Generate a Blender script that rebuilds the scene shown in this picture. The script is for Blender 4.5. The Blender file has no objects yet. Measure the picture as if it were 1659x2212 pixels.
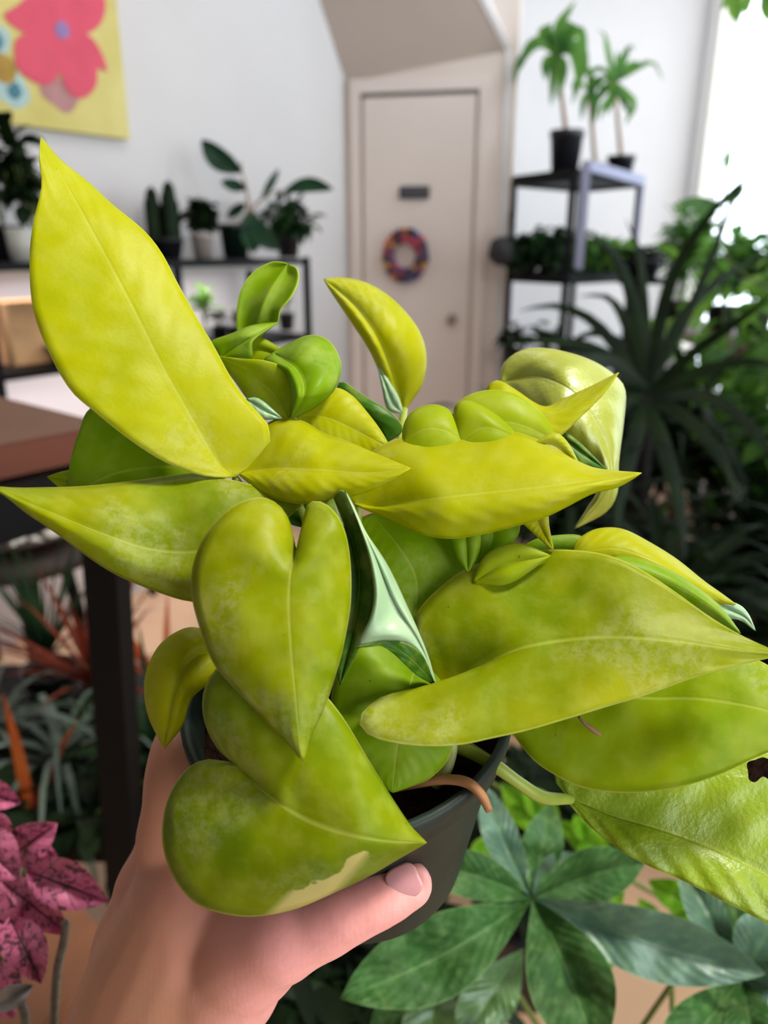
import bpy, bmesh, math, random
from mathutils import Vector, Matrix, noise
PI = math.pi
SC = bpy.context.scene
COL = SC.collection
# ------------------------------------------------------------------ camera
W, H, FPX = 1659.0, 2212.0, 1650.0
EYE = Vector((0, 0, 1.35))
PITCH = math.radians(19)
FW = Vector((0, math.cos(PITCH), -math.sin(PITCH)))
UP = Vector((0, math.sin(PITCH), math.cos(PITCH)))
RT = Vector((1, 0, 0))
cd = bpy.data.cameras.new('camera')
cam = bpy.data.objects.new('camera', cd); COL.objects.link(cam)
cam.location = EYE; cam.rotation_euler = (PI/2 - PITCH, 0, 0)
cd.sensor_fit = 'VERTICAL'; cd.sensor_height = 36.0
cd.lens = FPX/H*36.0
cd.clip_start = 0.01; cd.clip_end = 100
cd.dof.use_dof = True; cd.dof.focus_distance = 0.228; cd.dof.aperture_fstop = 9.5
SC.camera = cam
# ------------------------------------------------------------------ colour management, world, lights
SC.view_settings.view_transform = 'Standard'; SC.view_settings.look = 'None'
SC.view_settings.exposure = 0.0; SC.view_settings.gamma = 1.0
SC.view_settings.use_curve_mapping = False
SC.cycles.use_denoising = True
SC.cycles.max_bounces = 8; SC.cycles.diffuse_bounces = 4
SC.cycles.transparent_max_bounces = 8
SC.cycles.caustics_reflective = False; SC.cycles.caustics_refractive = False
wd = bpy.data.worlds.new('sky'); SC.world = wd; wd.use_nodes = True
bg = wd.node_tree.nodes['Background']
bg.inputs[0].default_value = (0.80, 0.91, 1.0, 1); bg.inputs[1].default_value = 5.2

def area(name, loc, target, size, power, color, size_y=None, spread=PI):
    l = bpy.data.lights.new(name, 'AREA'); l.energy = power; l.color = color
    l.shape = 'RECTANGLE'; l.size = size; l.size_y = size_y or size; l.spread = spread
    o = bpy.data.objects.new(name, l); COL.objects.link(o); o.location = loc
    o.rotation_euler = (Vector(target) - Vector(loc)).to_track_quat('-Z', 'Y').to_euler()
    return o
area('ceiling_grow_lamp', (0.60, 0.12, 2.3), (0.03, 0.24, 1.2), 0.20, 28, (1.0, 0.95, 0.84), 0.22)
area('ceiling_panel_lamp', (-0.3, 1.9, 2.95), (-0.5, 2.0, 0), 1.0, 10, (1.0, 0.90, 0.82), 0.6)
area('far_wall_fill', (1.45, 3.3, 2.9), (1.0, 4.9, 1.3), 0.9, 22, (0.86, 0.94, 1.0), 0.5)  # unseen lamp added to brighten the far wall
area('front_fill', (1.0, -0.8, 1.25), (0, 0.24, 1.15), 0.9, 23, (0.95, 0.97, 1.0), 1.2)  # unseen fill added to light the hand; no window on this side

# ------------------------------------------------------------------ projections
def ray(px, py):
    return FW + RT*((px - W/2)/FPX) - UP*((py - H/2)/FPX)
def at(px, py, d): return EYE + ray(px, py)*d
def on_plane(px, py, p0, n):
    r = ray(px, py); return EYE + r*((Vector(p0) - EYE).dot(n)/r.dot(n))
def onz(px, py, z): return on_plane(px, py, (0, 0, z), Vector((0, 0, 1)))
def ony(px, py, y): return on_plane(px, py, (0, y, 0), Vector((0, 1, 0)))

# ------------------------------------------------------------------ object helpers
def link(name, me, mat=None, parent=None):
    o = bpy.data.objects.new(name, me); COL.objects.link(o)
    if mat:
        for m in (mat if isinstance(mat, (list, tuple)) else [mat]): me.materials.append(m)
    if parent: o.parent = parent; o.matrix_parent_inverse = parent.matrix_basis.inverted()
    return o
def finish(name, bm, mat=None, parent=None, smooth=True):
    bmesh.ops.recalc_face_normals(bm, faces=bm.faces)
    me = bpy.data.meshes.new(name); bm.to_mesh(me); bm.free()
    if smooth:
        for p in me.polygons: p.use_smooth = True
    return link(name, me, mat, parent)
def empty(name, loc=(0, 0, 0), parent=None):
    o = bpy.data.objects.new(name, None); COL.objects.link(o); o.location = loc; o.empty_display_size = .05
    bpy.context.view_layer.update() if False else None
    if parent: o.parent = parent
    return o
def tag(o, label, cat, group=None):
    o['label'] = label; o['category'] = cat
    if group: o['group'] = group
    return o
def struct(o): o['kind'] = 'structure'; return o
def catmull(pts, n):
    """resample a polyline of tuples to n+1 points by arc length along a Catmull-Rom spline"""
    P = [Vector(p) for p in pts]
    if len(P) == 2:
        return [P[0].lerp(P[1], i/n) for i in range(n+1)]
    dense = []
    for i in range(len(P)-1):
        p0 = P[i-1] if i > 0 else P[0]*2 - P[1]
        p1, p2 = P[i], P[i+1]
        p3 = P[i+2] if i+2 < len(P) else P[-1]*2 - P[-2]
        for k in range(12):
            t = k/12
            dense.append(0.5*((2*p1) + (p2-p0)*t + (2*p0-5*p1+4*p2-p3)*t*t + (3*p1-p0-3*p2+p3)*t**3))
    dense.append(P[-1])
    L = [0]
    for a, b in zip(dense, dense[1:]): L.append(L[-1] + (b-a).length)
    out = []; j = 0
    for i in range(n+1):
        s = L[-1]*i/n
        while j < len(L)-2 and L[j+1] < s: j += 1
        seg = L[j+1]-L[j]
        out.append(dense[j].lerp(dense[j+1], 0 if seg == 0 else max(0, min(1, (s-L[j])/seg))))
    return out
def tube(bm, pts, rad, sides=10, cap=True, seg=None, flat=1.0):
    """swept tube through 3D pts, radius list or number"""
    n = seg or max(4, 5*(len(pts)-1))
    if isinstance(rad, (int, float)): rad = [rad]*len(pts)
    q = catmull([(*p, 0) if False else tuple(p) for p in pts], n)
    # radius interpolated along chord length
    L = [0]
    for a, b in zip(pts, pts[1:]): L.append(L[-1] + (Vector(b)-Vector(a)).length)
    def R(t):
        s = t*L[-1]
        for i in range(len(L)-1):
            if s <= L[i+1] or i == len(L)-2:
                k = 0 if L[i+1] == L[i] else (s-L[i])/(L[i+1]-L[i])
                k = max(0, min(1, k)); k = k*k*(3-2*k)
                return rad[i]*(1-k) + rad[i+1]*k
    rings = []; ref = None
    for i, p in enumerate(q):
        t = (q[min(i+1, n)] - q[max(i-1, 0)])
        if t.length < 1e-9: t = Vector((0, 0, 1))
        t.normalize()
        if ref is None:
            ref = Vector((0, 0, 1)) if abs(t.z) < .9 else Vector((1, 0, 0))
        a = (ref - t*ref.dot(t)).normalized(); ref = a; b = t.cross(a)
        r = R(i/n)
        rings.append([bm.verts.new(p + a*math.cos(2*PI*k/sides)*r + b*math.sin(2*PI*k/sides)*r*flat) for k in range(sides)])
    for r0, r1 in zip(rings, rings[1:]):
        for k in range(sides):
            bm.faces.new((r0[k], r0[(k+1) % sides], r1[(k+1) % sides], r1[k]))
    if cap:
        bm.faces.new(rings[0][::-1]); bm.faces.new(rings[-1])
    return bm
def lathe(bm, prof, loc=(0, 0, 0), axis=(0, 0, 1), sides=32):
    ax = Vector(axis).normalized()
    a = (Vector((1, 0, 0)) - ax*ax.x).normalized() if abs(ax.x) < .9 else Vector((0, 1, 0))
    b = ax.cross(a); loc = Vector(loc); rings = []
    for r, z in prof:
        rings.append([bm.verts.new(loc + ax*z + (a*math.cos(2*PI*k/sides) + b*math.sin(2*PI*k/sides))*max(r, 1e-5)) for k in range(sides)])
    for r0, r1 in zip(rings, rings[1:]):
        for k in range(sides): bm.faces.new((r0[k], r0[(k+1) % sides], r1[(k+1) % sides], r1[k]))
    return bm
def box(bm, c, size, M=None, bev=0.0):
    g = bmesh.ops.create_cube(bm, size=1)['verts']
    for v in g:
        v.co = Vector((v.co.x*size[0], v.co.y*size[1], v.co.z*size[2]))
        if M: v.co = M @ v.co
        v.co += Vector(c)
    if bev:
        es = list({e for v in g for e in v.link_edges})
        bmesh.ops.bevel(bm, geom=es, offset=bev, segments=2, affect='EDGES')
    return bm
def bar(bm, a, b, w, t=None):
    a, b = Vector(a), Vector(b); d = b-a; q = d.to_track_quat('Z', 'Y').to_matrix()
    return box(bm, (a+b)/2, (w, t or w, d.length), q)
def prism(bm, poly, vec):
    """extrude a 3D polygon by vec"""
    v0 = [bm.verts.new(p) for p in poly]; v1 = [bm.verts.new(Vector(p)+Vector(vec)) for p in poly]
    bm.faces.new(v0[::-1]); bm.faces.new(v1); n = len(poly)
    for i in range(n): bm.faces.new((v0[i], v0[(i+1) % n], v1[(i+1) % n], v1[i]))
    return bm

# ------------------------------------------------------------------ materials
def lin(c):
    if isinstance(c, str):
        c = [int(c[i:i+2], 16)/255 for i in (0, 2, 4)]
        c = [x/12.92 if x <= .04045 else ((x+.055)/1.055)**2.4 for x in c]
    return (*c[:3], 1)
class NT:
    def __init__(s, name):
        s.m = bpy.data.materials.new(name); s.m.use_nodes = True; s.t = s.m.node_tree; s.t.nodes.clear()
    def n(s, ty, **kw):
        nd = s.t.nodes.new('ShaderNode'+ty)
        for k, v in kw.items():
            if k.startswith('i_'):
                key = k[2:]; key = int(key) if key.isdigit() else key.replace('_', ' ')
                s.put(nd.inputs[key], v)
            else: setattr(nd, k, v)
        return nd
    def put(s, inp, v):
        if isinstance(v, bpy.types.NodeSocket): s.t.links.new(v, inp)
        else: inp.default_value = v
    def math(s, op, a, b=0.0, c=None, clamp=False):
        nd = s.t.nodes.new('ShaderNodeMath'); nd.operation = op; nd.use_clamp = clamp
        s.put(nd.inputs[0], a); s.put(nd.inputs[1], b)
        if c is not None: s.put(nd.inputs[2], c)
        return nd.outputs[0]
    def mix(s, f, a, b):
        nd = s.t.nodes.new('ShaderNodeMix'); nd.data_type = 'RGBA'
        s.put(nd.inputs[0], f); s.put(nd.inputs[6], a); s.put(nd.inputs[7], b); return nd.outputs[2]
    def ramp(s, v, lo, hi):
        nd = s.t.nodes.new('ShaderNodeMapRange'); s.put(nd.inputs[0], v)
        nd.inputs[1].default_value = lo; nd.inputs[2].default_value = hi; return nd.outputs[0]
    def noise(s, scale, detail=3.0, vec=None, rough=.5, seed=0):
        nd = s.t.nodes.new('ShaderNodeTexNoise'); nd.inputs['Scale'].default_value = scale
        nd.inputs['Detail'].default_value = detail; nd.inputs['Roughness'].default_value = rough
        if vec is None: vec = s.n('TexCoord').outputs['Object']
        if seed:
            mp = s.n('Mapping'); mp.inputs['Location'].default_value = (seed*1.7, seed*.9, seed*2.3); s.put(mp.inputs[0], vec); vec = mp.outputs[0]
        s.put(nd.inputs['Vector'], vec); return nd.outputs[0]
    def out(s, sh, disp=None):
        o = s.n('OutputMaterial'); s.put(o.inputs[0], sh); return s.m
    def bsdf(s, col, rough=.5, spec=.5, normal=None, metal=0.0, **kw):
        b = s.n('BsdfPrincipled'); s.put(b.inputs['Base Color'], col); s.put(b.inputs['Roughness'], rough)
        s.put(b.inputs['Specular IOR Level'], spec); b.inputs['Metallic'].default_value = metal
        if normal is not None: s.put(b.inputs['Normal'], normal)
        for k, v in kw.items(): s.put(b.inputs[k.replace('_', ' ')], v)
        return b.outputs[0]
    def bump(s, h, strength=.3, dist=.002):
        b = s.n('Bump'); b.inputs['Strength'].default_value = strength; b.inputs['Distance'].default_value = dist
        s.put(b.inputs['Height'], h); return b.outputs[0]
def simple(name, col, rough=.6, var=.12, scale=20, spec=.4, metal=0.0, bump=0.0, bscale=60):
    k = NT(name); c = lin(col)
    d = tuple(x*(1-var*2) for x in c[:3]) + (1,)
    f = k.noise(scale); base = k.mix(k.ramp(f, .3, .7), c, d)
    nm = k.bump(k.noise(bscale, 5), bump, .002) if bump else None
    return k.out(k.bsdf(base, rough, spec, nm, metal))
def leafmat(name, c1, c2, rough=.43, trans=.38, scuff=.35, bumpy=.25, seed=0, rim='C9D060', veins=11, patch=None, tcol=None, wax=0.0):
    """leaf of a pothos: two-tone blade, pale rim and midrib, dusty scuffs, faint side veins"""
    k = NT(name); uv = k.n('TexCoord').outputs['UV']; sp = k.n('SeparateXYZ'); k.put(sp.inputs[0], uv)
    u, v = sp.outputs[0], sp.outputs[1]
    a = k.math('ABSOLUTE', k.math('MULTIPLY', k.math('SUBTRACT', u, .5), 2.0))
    obj = k.n('TexCoord').outputs['Object']
    n1 = k.noise(38, 3, obj, seed=seed); col = k.mix(k.ramp(n1, .32, .68), lin(c1), lin(c2))
    n3 = k.noise(160, 3, obj, seed=seed+2); col = k.mix(k.math('MULTIPLY', k.ramp(n3, .45, .75), .25), col, lin(rim))
    if patch:                                              # cream variegation: (v0, v1, side, colour)
        v0, v1, side, pc = patch
        e = k.math('ADD', k.math('MULTIPLY', u if side > 0 else k.math('SUBTRACT', 1.0, u), 1.0), k.math('MULTIPLY', k.math('SUBTRACT', k.noise(70, 5, obj), .5), .8))
        fm = k.math('MULTIPLY', k.ramp(e, .74, .77), k.math('MULTIPLY', k.ramp(v, v0, v0+.03), k.ramp(v, v1, v1-.05)))
        col = k.mix(fm, col, lin(pc))
    mid = k.ramp(a, .028, .008); midf = k.math('MULTIPLY', mid, .45); col = k.mix(midf, col, lin(rim))
    rimf = k.math('MULTIPLY', k.ramp(a, .978, .995), .75); col = k.mix(rimf, col, lin(rim))
    s1 = k.noise(26, 2, obj, seed=seed+5); s2 = k.noise(330, 5, obj, .8, seed=seed+3)
    sc = k.math('MULTIPLY', k.ramp(s1, .57, .63), k.ramp(s2, .42, .60))
    scf = k.math('MULTIPLY', sc, scuff)
    col2 = k.mix(scf, col, lin('D6D8A0'))
    sp2 = k.ramp(k.noise(420, 1, obj, seed=seed+9), .80, .83); col2 = k.mix(k.math('MULTIPLY', sp2, .7), col2, lin('4A4410'))
    # side veins run from the midrib towards the tip
    w = k.math('SINE', k.math('MULTIPLY', k.math('SUBTRACT', v, k.math('MULTIPLY', a, .22)), veins*2*PI))
    w = k.math('MULTIPLY', w, k.ramp(a, 0.0, .5))
    h = k.math('ADD', k.math('MULTIPLY', w, .22), k.math('ADD', k.math('MULTIPLY', k.noise(130, 3, obj, seed=seed), .6), k.math('MULTIPLY', k.noise(700, 3, obj), .25)))
    h = k.math('SUBTRACT', h, k.math('MULTIPLY', k.ramp(a, .06, 0.0), .35))
    nm = k.bump(h, bumpy, .0009)
    b = k.bsdf(col2, k.math('ADD', rough, k.math('MULTIPLY', sc, .12)), .2, nm)
    t = k.n('BsdfTranslucent'); k.put(t.inputs[0], k.mix(.0, lin(tcol) if tcol else col, col)); k.put(t.inputs['Normal'], nm)
    if tcol: k.put(t.inputs[0], lin(tcol))
    ms = k.n('MixShader'); ms.inputs[0].default_value = trans; k.put(ms.inputs[1], b); k.put(ms.inputs[2], t.outputs[0])
    if wax:
        gl = k.n('BsdfGlossy'); gl.inputs[0].default_value = (.85, .95, .92, 1); gl.inputs[1].default_value = .42; k.put(gl.inputs['Normal'], nm)
        m2 = k.n('MixShader'); m2.inputs[0].default_value = wax; k.put(m2.inputs[1], ms.outputs[0]); k.put(m2.inputs[2], gl.outputs[0]); ms = m2
    return k.out(ms.outputs[0])
def greenmat(name, c1, c2, rough=.45, trans=.2, scale=12):
    k = NT(name); col = k.mix(k.ramp(k.noise(scale, 3), .35, .65), lin(c1), lin(c2))
    b = k.bsdf(col, rough, .15)
    t = k.n('BsdfTranslucent'); k.put(t.inputs[0], col)
    ms = k.n('MixShader'); ms.inputs[0].default_value = trans; k.put(ms.inputs[1], b); k.put(ms.inputs[2], t.outputs[0])
    return k.out(ms.outputs[0])

M_wall = simple('wall_paint', 'CECBCB', .85, .02, 3, .2)
M_taupe = simple('stair_box_paint', 'D6CAC2', .85, .02, 3, .2)
M_door = simple('door_paint', 'DACFC8', .6, .015, 4, .3)
M_dark = simple('shadow_and_dark_taupe', '6A625C', .7)  # shadow strip over the door; plain dark colour on ring, bowl and cords
M_floor = simple('floor_sealed_wood', 'E4BE9C', .5, .10, 2.2, .4)
M_black = simple('black_metal', '060607', .55, .1, 30, .15)
M_greymetal = simple('bare_metal', '8C8CA4', .6, .05, 20, .3)
M_pot = simple('black_plastic', '1B1C20', .45, .1, 30)
M_soil = simple('soil', '2A1712', .95, .35, 350, .1, 0, 1.0, 420)
M_greenpot = simple('green_plastic', '1E2A24', .5, .25, 40, .25)
M_wood = simple('walnut_laminate', '674639', .5, .08, 6)
M_woodedge = simple('laminate_edge', '5E311F', .5, .08, 8)
M_white = simple('white_glaze', 'E8E4DC', .35, .02, 8)
M_terra = simple('terracotta', 'B0664A', .8, .08, 15)
M_stem = simple('green_stem', '5E7030', .5, .15, 30)
M_trunk = simple('tan_trunk', '8F7358', .8, .2, 60, .2)
G_dark = greenmat('dark_foliage', '0C1A0C', '182A10', .6, .1)
G_deep = greenmat('deep_foliage', '142A18', '24421E', .45, .2)
G_mid = greenmat('mid_foliage', '33602A', '557F30', .5, .45)
G_lit = greenmat('sunlit_foliage', '5A8A38', '7FAE46', .5, .35)
G_rubber = greenmat('rubber_leaf', '1C3A2A', '24482E', .28, .1)
G_pachira = None

# ------------------------------------------------------------------ room
C0 = Vector((-0.18, 4.05, 0))                       # corner of left wall and door wall
WL = Vector((-.588, -.809, 0)); NL = Vector((.809, -.588, 0))     # left wall runs towards the camera
DW = Vector((1, -.2, 0)).normalized(); ND = Vector((-.2, -1, 0)).normalized()
def lw(px, py, off=0.0): return on_plane(px, py, C0 + NL*off, NL)
def dw(px, py, off=0.0): return on_plane(px, py, C0 + ND*off, ND)
CE = dw(1106, 400); CE.z = 0                          # right end of the door wall
bm = bmesh.new(); box(bm, (-.6, 1.5, -.05), (9.2, 8.4, .1)); struct(finish('floor', bm, M_floor, smooth=False))
bm = bmesh.new(); box(bm, (-.6, 1.5, 3.05), (9.2, 8.4, .1)); struct(finish('ceiling', bm, M_wall, smooth=False))
def wallslab(name, a, b, z0, z1, th, nrm, mat):
    bm = bmesh.new(); a, b = Vector(a), Vector(b)
    prism(bm, [(a.x, a.y, z0), (b.x, b.y, z0), (b.x, b.y, z1), (a.x, a.y, z1)], -Vector(nrm)*th)
    return struct(finish(name, bm, mat, smooth=False))
wallslab('wall_left', C0, C0 + WL*7.8, 0, 3.0, .12, NL, M_wall)
wallslab('wall_door', C0, CE, 0, 2.5, .10, ND, M_taupe)
wallslab('wall_far', (-0.3, 5.0, 0), (1.985, 5.0, 0), 0, 3.0, .12, (0, -1, 0), M_wall)
wallslab('wall_rear', (-5.0, -2.2, 0), (2.6, -2.2, 0), 0, 3.0, .12, (0, 1, 0), M_wall)
# right wall with the big window (opening y 1.2..4.75, z .55..2.85)
RX = 1.83
bm = bmesh.new()
for (y0, y1, z0, z1) in ((-2.2, 1.2, 0, 3), (4.92, 5.0, 0, 3), (1.2, 4.92, 0, .55), (1.2, 4.92, 2.85, 3)):
    box(bm, (RX+.08, (y0+y1)/2, (z0+z1)/2), (.16, y1-y0, z1-z0))
struct(finish('wall_right', bm, M_wall, smooth=False))
wf = empty('window_1', (RX+.06, 2.97, .55)); struct(wf)
bm = bmesh.new()
for z in (.57, 2.83): box(bm, (RX+.06, 3.06, z), (.06, 3.72, .05))
for y in (1.22, 2.45, 3.68, 4.90): box(bm, (RX+.06, y, 1.7), (.06, .05, 2.3))
finish('window_frame', bm, M_white, wf, False)
k = NT('window_glass'); g = k.n('BsdfTransparent'); gl = k.n('BsdfGlossy'); gl.inputs[1].default_value = .02
ms = k.n('MixShader'); ms.inputs[0].default_value = .02; k.put(ms.inputs[1], g.outputs[0]); k.put(ms.inputs[2], gl.outputs[0]); M_glass = k.out(ms.outputs[0])
bm = bmesh.new(); box(bm, (RX+.06, 3.06, 1.7), (.006, 3.66, 2.25)); finish('window_pane', bm, M_glass, wf, False)
bm = bmesh.new(); box(bm, (RX-.03, 2.975, .53), (.16, 3.6, .035)); struct(finish('trim_1', bm, M_white, smooth=False))
# sloped soffit under the stair above the door
A = dw(748, 178); B = lw(690, 0); Cc = dw(1106, 108)
sn = (A-B).cross(Cc-A).normalized()
D = on_plane(1050, 0, A, sn)
B2 = A + (B-A)*((3.0-A.z)/(B.z-A.z)); D2 = Cc + (D-Cc)*((3.0-Cc.z)/(D.z-Cc.z))
bm = bmesh.new(); prism(bm, [A, B2, D2, Cc], (0, .002, .006)); struct(finish('ceiling_stair_soffit', bm, simple('soffit_shade_tone', 'B9ACA2', .85, .02, 3, .2), smooth=False))  # base colour darkened for the shade under the stair
bm = bmesh.new(); prism(bm, [(CE.x, CE.y, 0), Cc, D2, (CE.x+.02, 5.0, 3), (CE.x+.02, 5.0, 0)], (-.03, 0, 0)); struct(finish('wall_stair_side', bm, M_wall, smooth=False))
# door, casing, sign, handle, wreath
dr = empty('door_1', dw(905, 1300)); struct(dr)
def dquad(bm, x0, x1, zt, zb, off, th, ptop=None):
    a = dw(x0, 500); b = dw(x1, 500)
    a.z = b.z = 0; a += ND*off; b += ND*off
    prism(bm, [(a.x, a.y, zb), (b.x, b.y, zb), (b.x, b.y, zt), (a.x, a.y, zt)], ND*th)
ztop = dw(900, 210).z
bm = bmesh.new(); dquad(bm, 790, 1020, ztop, .01, .004, .022); finish('door_leaf', bm, M_door, dr, False); leafob = bpy.context.scene.objects['door_leaf']
bm = bmesh.new(); dquad(bm, 762, 783, ztop+.075, 0, 0, .03); dquad(bm, 1026, 1050, ztop+.075, 0, 0, .03); dquad(bm, 762, 1050, ztop+.08, ztop+.02, 0, .031)
struct(finish('trim_2', bm, M_door, smooth=False))
bm = bmesh.new(); dquad(bm, 784, 1026, ztop+.016, ztop+.002, .0, .02); finish('door_shadow_strip', bm, M_dark, dr, False)  # solid dark strip standing in for the shadow line over the door
bm = bmesh.new(); hp = dw(976, 690, .03); lathe(bm, [(.0, .05), (.018, .048), (.024, .035), (.02, .02), (.01, .012), (.01, 0), (.026, 0), (.026, -.004)], hp, ND, 20)
finish('door_knob', bm, simple('aged_nickel', '9A8878', .4, .1, 20, .5, .6), leafob)
bm = bmesh.new(); sp = dw(895, 416, .034); Mx = Matrix((DW, -ND, Vector((0, 0, 1)))).transposed()
box(bm, sp, (.145, .012, .058), Mx, .003)
tag(finish('door_sign', bm, simple('slate_plate', '45454A', .6, .1, 40), None, False), 'small dark grey rectangular plate on the white door above the wreath', 'sign')
wr = empty('door_wreath', dw(876, 552, .05)); tag(wr, 'round wreath of multicoloured balls hanging on the white door', 'wreath')
wc = dw(876, 552, .055); bm = bmesh.new()
RW = .083
tube(bm, [wc + (DW*math.cos(a)+Vector((0, 0, 1.12))*math.sin(a))*RW for a in [i*2*PI/24 for i in range(25)]], .016, 8, False, 48)
finish('wreath_ring', bm, M_dark, wr)
wcols = ['8E2A44', '2E3E8A', 'C4642A', '3A2A55', 'B03A50', '1F2436', '7A3B6E', 'C08A30', '304A80', '5B2030']
random.seed(4); balls = []
pm = [simple('felt_ball_%s' % c, c, .9, .1, 40) for c in wcols]
for i in range(44):
    a = i*2*PI/22 + (.14 if i >= 22 else 0); rr = RW + (.018 if i >= 22 else -.016)
    c = wc + (DW*math.cos(a)+Vector((0, 0, 1.12))*math.sin(a))*rr + ND*random.uniform(.004, .014)
    bm = bmesh.new(); bmesh.ops.create_icosphere(bm, subdivisions=2, radius=random.uniform(.015, .019), matrix=Matrix.Translation(c))
    finish('felt_ball', bm, random.choice(pm), wr)

# ------------------------------------------------------------------ picture on the left wall
pt = empty('flower_painting', lw(280, 300, .02)); tag(pt, 'unframed yellow painting of a large red flower on the left wall', 'painting')
br = lw(281, 301, .035); tr = lw(273, 0, .035); tr = Vector((br.x, br.y, tr.z + .45)); bl = br + WL*1.15; tl = tr + WL*1.15
for v in (bl, tl): pass
bm = bmesh.new(); prism(bm, [br, bl, tl, tr], -NL*.03)
k = NT('yellow_painted_canvas'); f = k.ramp(k.noise(5, 3), .35, .7)
finish('canvas', bm, k.out(k.bsdf(k.mix(f, lin('CFC580'), lin('BCAE62')), .8, .2, k.bump(k.noise(300), .2))), pt, False)
def petal(name, pts, off, mat, n=40):
    q = catmull([(x, y, 0) for x, y in pts + [pts[0]]], n)[:-1]
    bm = bmesh.new(); prism(bm, [lw(p.x, p.y, off) for p in q], -NL*.0015); return finish(name, bm, mat, pt, False)
Mred = simple('red_paint', 'D45268', .8, .06, 12); Mpale = simple('pale_blue_paint', 'A9C4C2', .8, .08, 30)
Mteal = simple('teal_paint', '4A7C8C', .8, .15, 30); Mmauve = simple('mauve_paint', 'B38482', .8, .12, 20)
Mochre = simple('ochre_paint', 'A8873C', .8, .12, 25); Mvio = simple('violet_paint', '9A82B8', .8, .2, 40)
petal('painted_petal', [(85, 178), (110, 165), (140, 175), (170, 205), (160, 235), (140, 244), (115, 225), (90, 205)], .037, Mmauve)
petal('painted_petal', [(-60, 90), (-10, 55), (20, 70), (18, 110), (-5, 130), (-40, 120)], .037, Mpale)
petal('painted_petal', [(-30, 160), (5, 165), (35, 155), (62, 195), (62, 222), (35, 234), (5, 215), (-25, 200)], .037, Mpale)
petal('painted_petal', [(15, 190), (35, 178), (48, 200), (36, 215), (20, 208)], .0385, Mteal)
petal('painted_petal', [(-40, 75), (-5, 70), (8, 95), (-10, 112), (-38, 108)], .0385, Mteal)
petal('painted_petal', [(-60, 115), (-10, 112), (22, 125), (36, 150), (28, 178), (8, 180), (-20, 165), (-60, 160)], .0385, Mochre)
petal('painted_petal', [(8, 30), (40, 10), (80, -18), (120, 25), (138, 55), (100, 80), (60, 75), (20, 50)], .039, Mred)
petal('painted_petal', [(60, -60), (120, -90), (200, -70), (222, -20), (228, 20), (210, 60), (160, 80), (120, 50), (100, 0)], .0395, Mred)
petal('painted_petal', [(130, 65), (80, 70), (40, 80), (32, 110), (40, 150), (80, 180), (110, 180), (128, 160), (140, 120)], .040, Mred)
petal('painted_petal', [(135, 65), (190, 75), (218, 110), (232, 155), (212, 145), (208, 185), (180, 212), (150, 200), (132, 160), (128, 110)], .0405, Mred)
petal('painted_flower_centre', [(118, 55), (135, 45), (150, 62), (145, 82), (125, 80)], .042, Mvio)

# ------------------------------------------------------------------ generic foliage
def strap(bm, base, d, up, length, width, droop, seg=7, fold=.25):
    """one strap or blade leaf, V-folded, bending down"""
    d = d.normalized(); p = Vector(base); rows = []
    step = length/seg; cur = d.copy()
    for i in range(seg+1):
        t = i/seg; side = cur.cross(Vector((0, 0, 1)))
        if side.length < 1e-3: side = Vector((1, 0, 0))
        side.normalize(); nrm = side.cross(cur)
        w = width/2*max(.03, min(1, (t*5+.35))*(1-t**2.2))
        rows.append((p - side*w + nrm*w*fold, p.copy(), p + side*w + nrm*w*fold))
        cur = (cur + Vector((0, 0, -droop))*(1.0/seg)*(.4+1.6*t)).normalized(); p = p + cur*step
    vs = [[bm.verts.new(c) for c in r] for r in rows]
    for a, b in zip(vs, vs[1:]):
        for j in (0, 1): bm.faces.new((a[j], a[j+1], b[j+1], b[j]))
def oval(bm, base, d, length, width, droop=.3, roll=0.0, seg=6, fold=.2):
    d = d.normalized(); p = Vector(base); cur = d.copy(); rows = []
    for i in range(seg+1):
        t = i/seg; side = cur.cross(Vector((0, 0, 1)))
        if side.length < 1e-3: side = Vector((1, 0, 0))
        side.normalize(); side = Matrix.Rotation(roll, 3, cur) @ side; nrm = side.cross(cur)
        w = width/2*max(.02, math.sin(PI*min(1, t*.93+.05))**.75)
        rows.append((p-side*w+nrm*w*fold, p.copy(), p+side*w+nrm*w*fold))
        cur = (cur + Vector((0, 0, -droop))/seg).normalized(); p = p + cur*length/seg
    vs = [[bm.verts.new(c) for c in r] for r in rows]
    for a, b in zip(vs, vs[1:]):
        for j in (0, 1): bm.faces.new((a[j], a[j+1], b[j+1], b[j]))
def pot_parts(root, loc, r, h, mat, taper=.78, sides=28):
    loc = Vector(loc); bm = bmesh.new()
    lathe(bm, [(0, .001), (r*taper, .001), (r*.985, h*.86), (r*1.05, h*.87), (r*1.05, h), (r*.97, h), (r*.93, h*.86), (0, h*.85)], loc, sides=sides)
    po = finish('pot', bm, mat, root)
    bm = bmesh.new(); lathe(bm, [(0, h*.90), (r*.55, h*.905), (r*.945, h*.88)], loc, sides=20); finish('soil', bm, M_soil, po)
    return loc + Vector((0, 0, h*.9))
def rdir(lo=-1, hi=1):
    a = random.uniform(0, 2*PI); e = random.uniform(lo, hi); return Vector((math.cos(a)*math.cos(e), math.sin(a)*math.cos(e), math.sin(e)))
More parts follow.
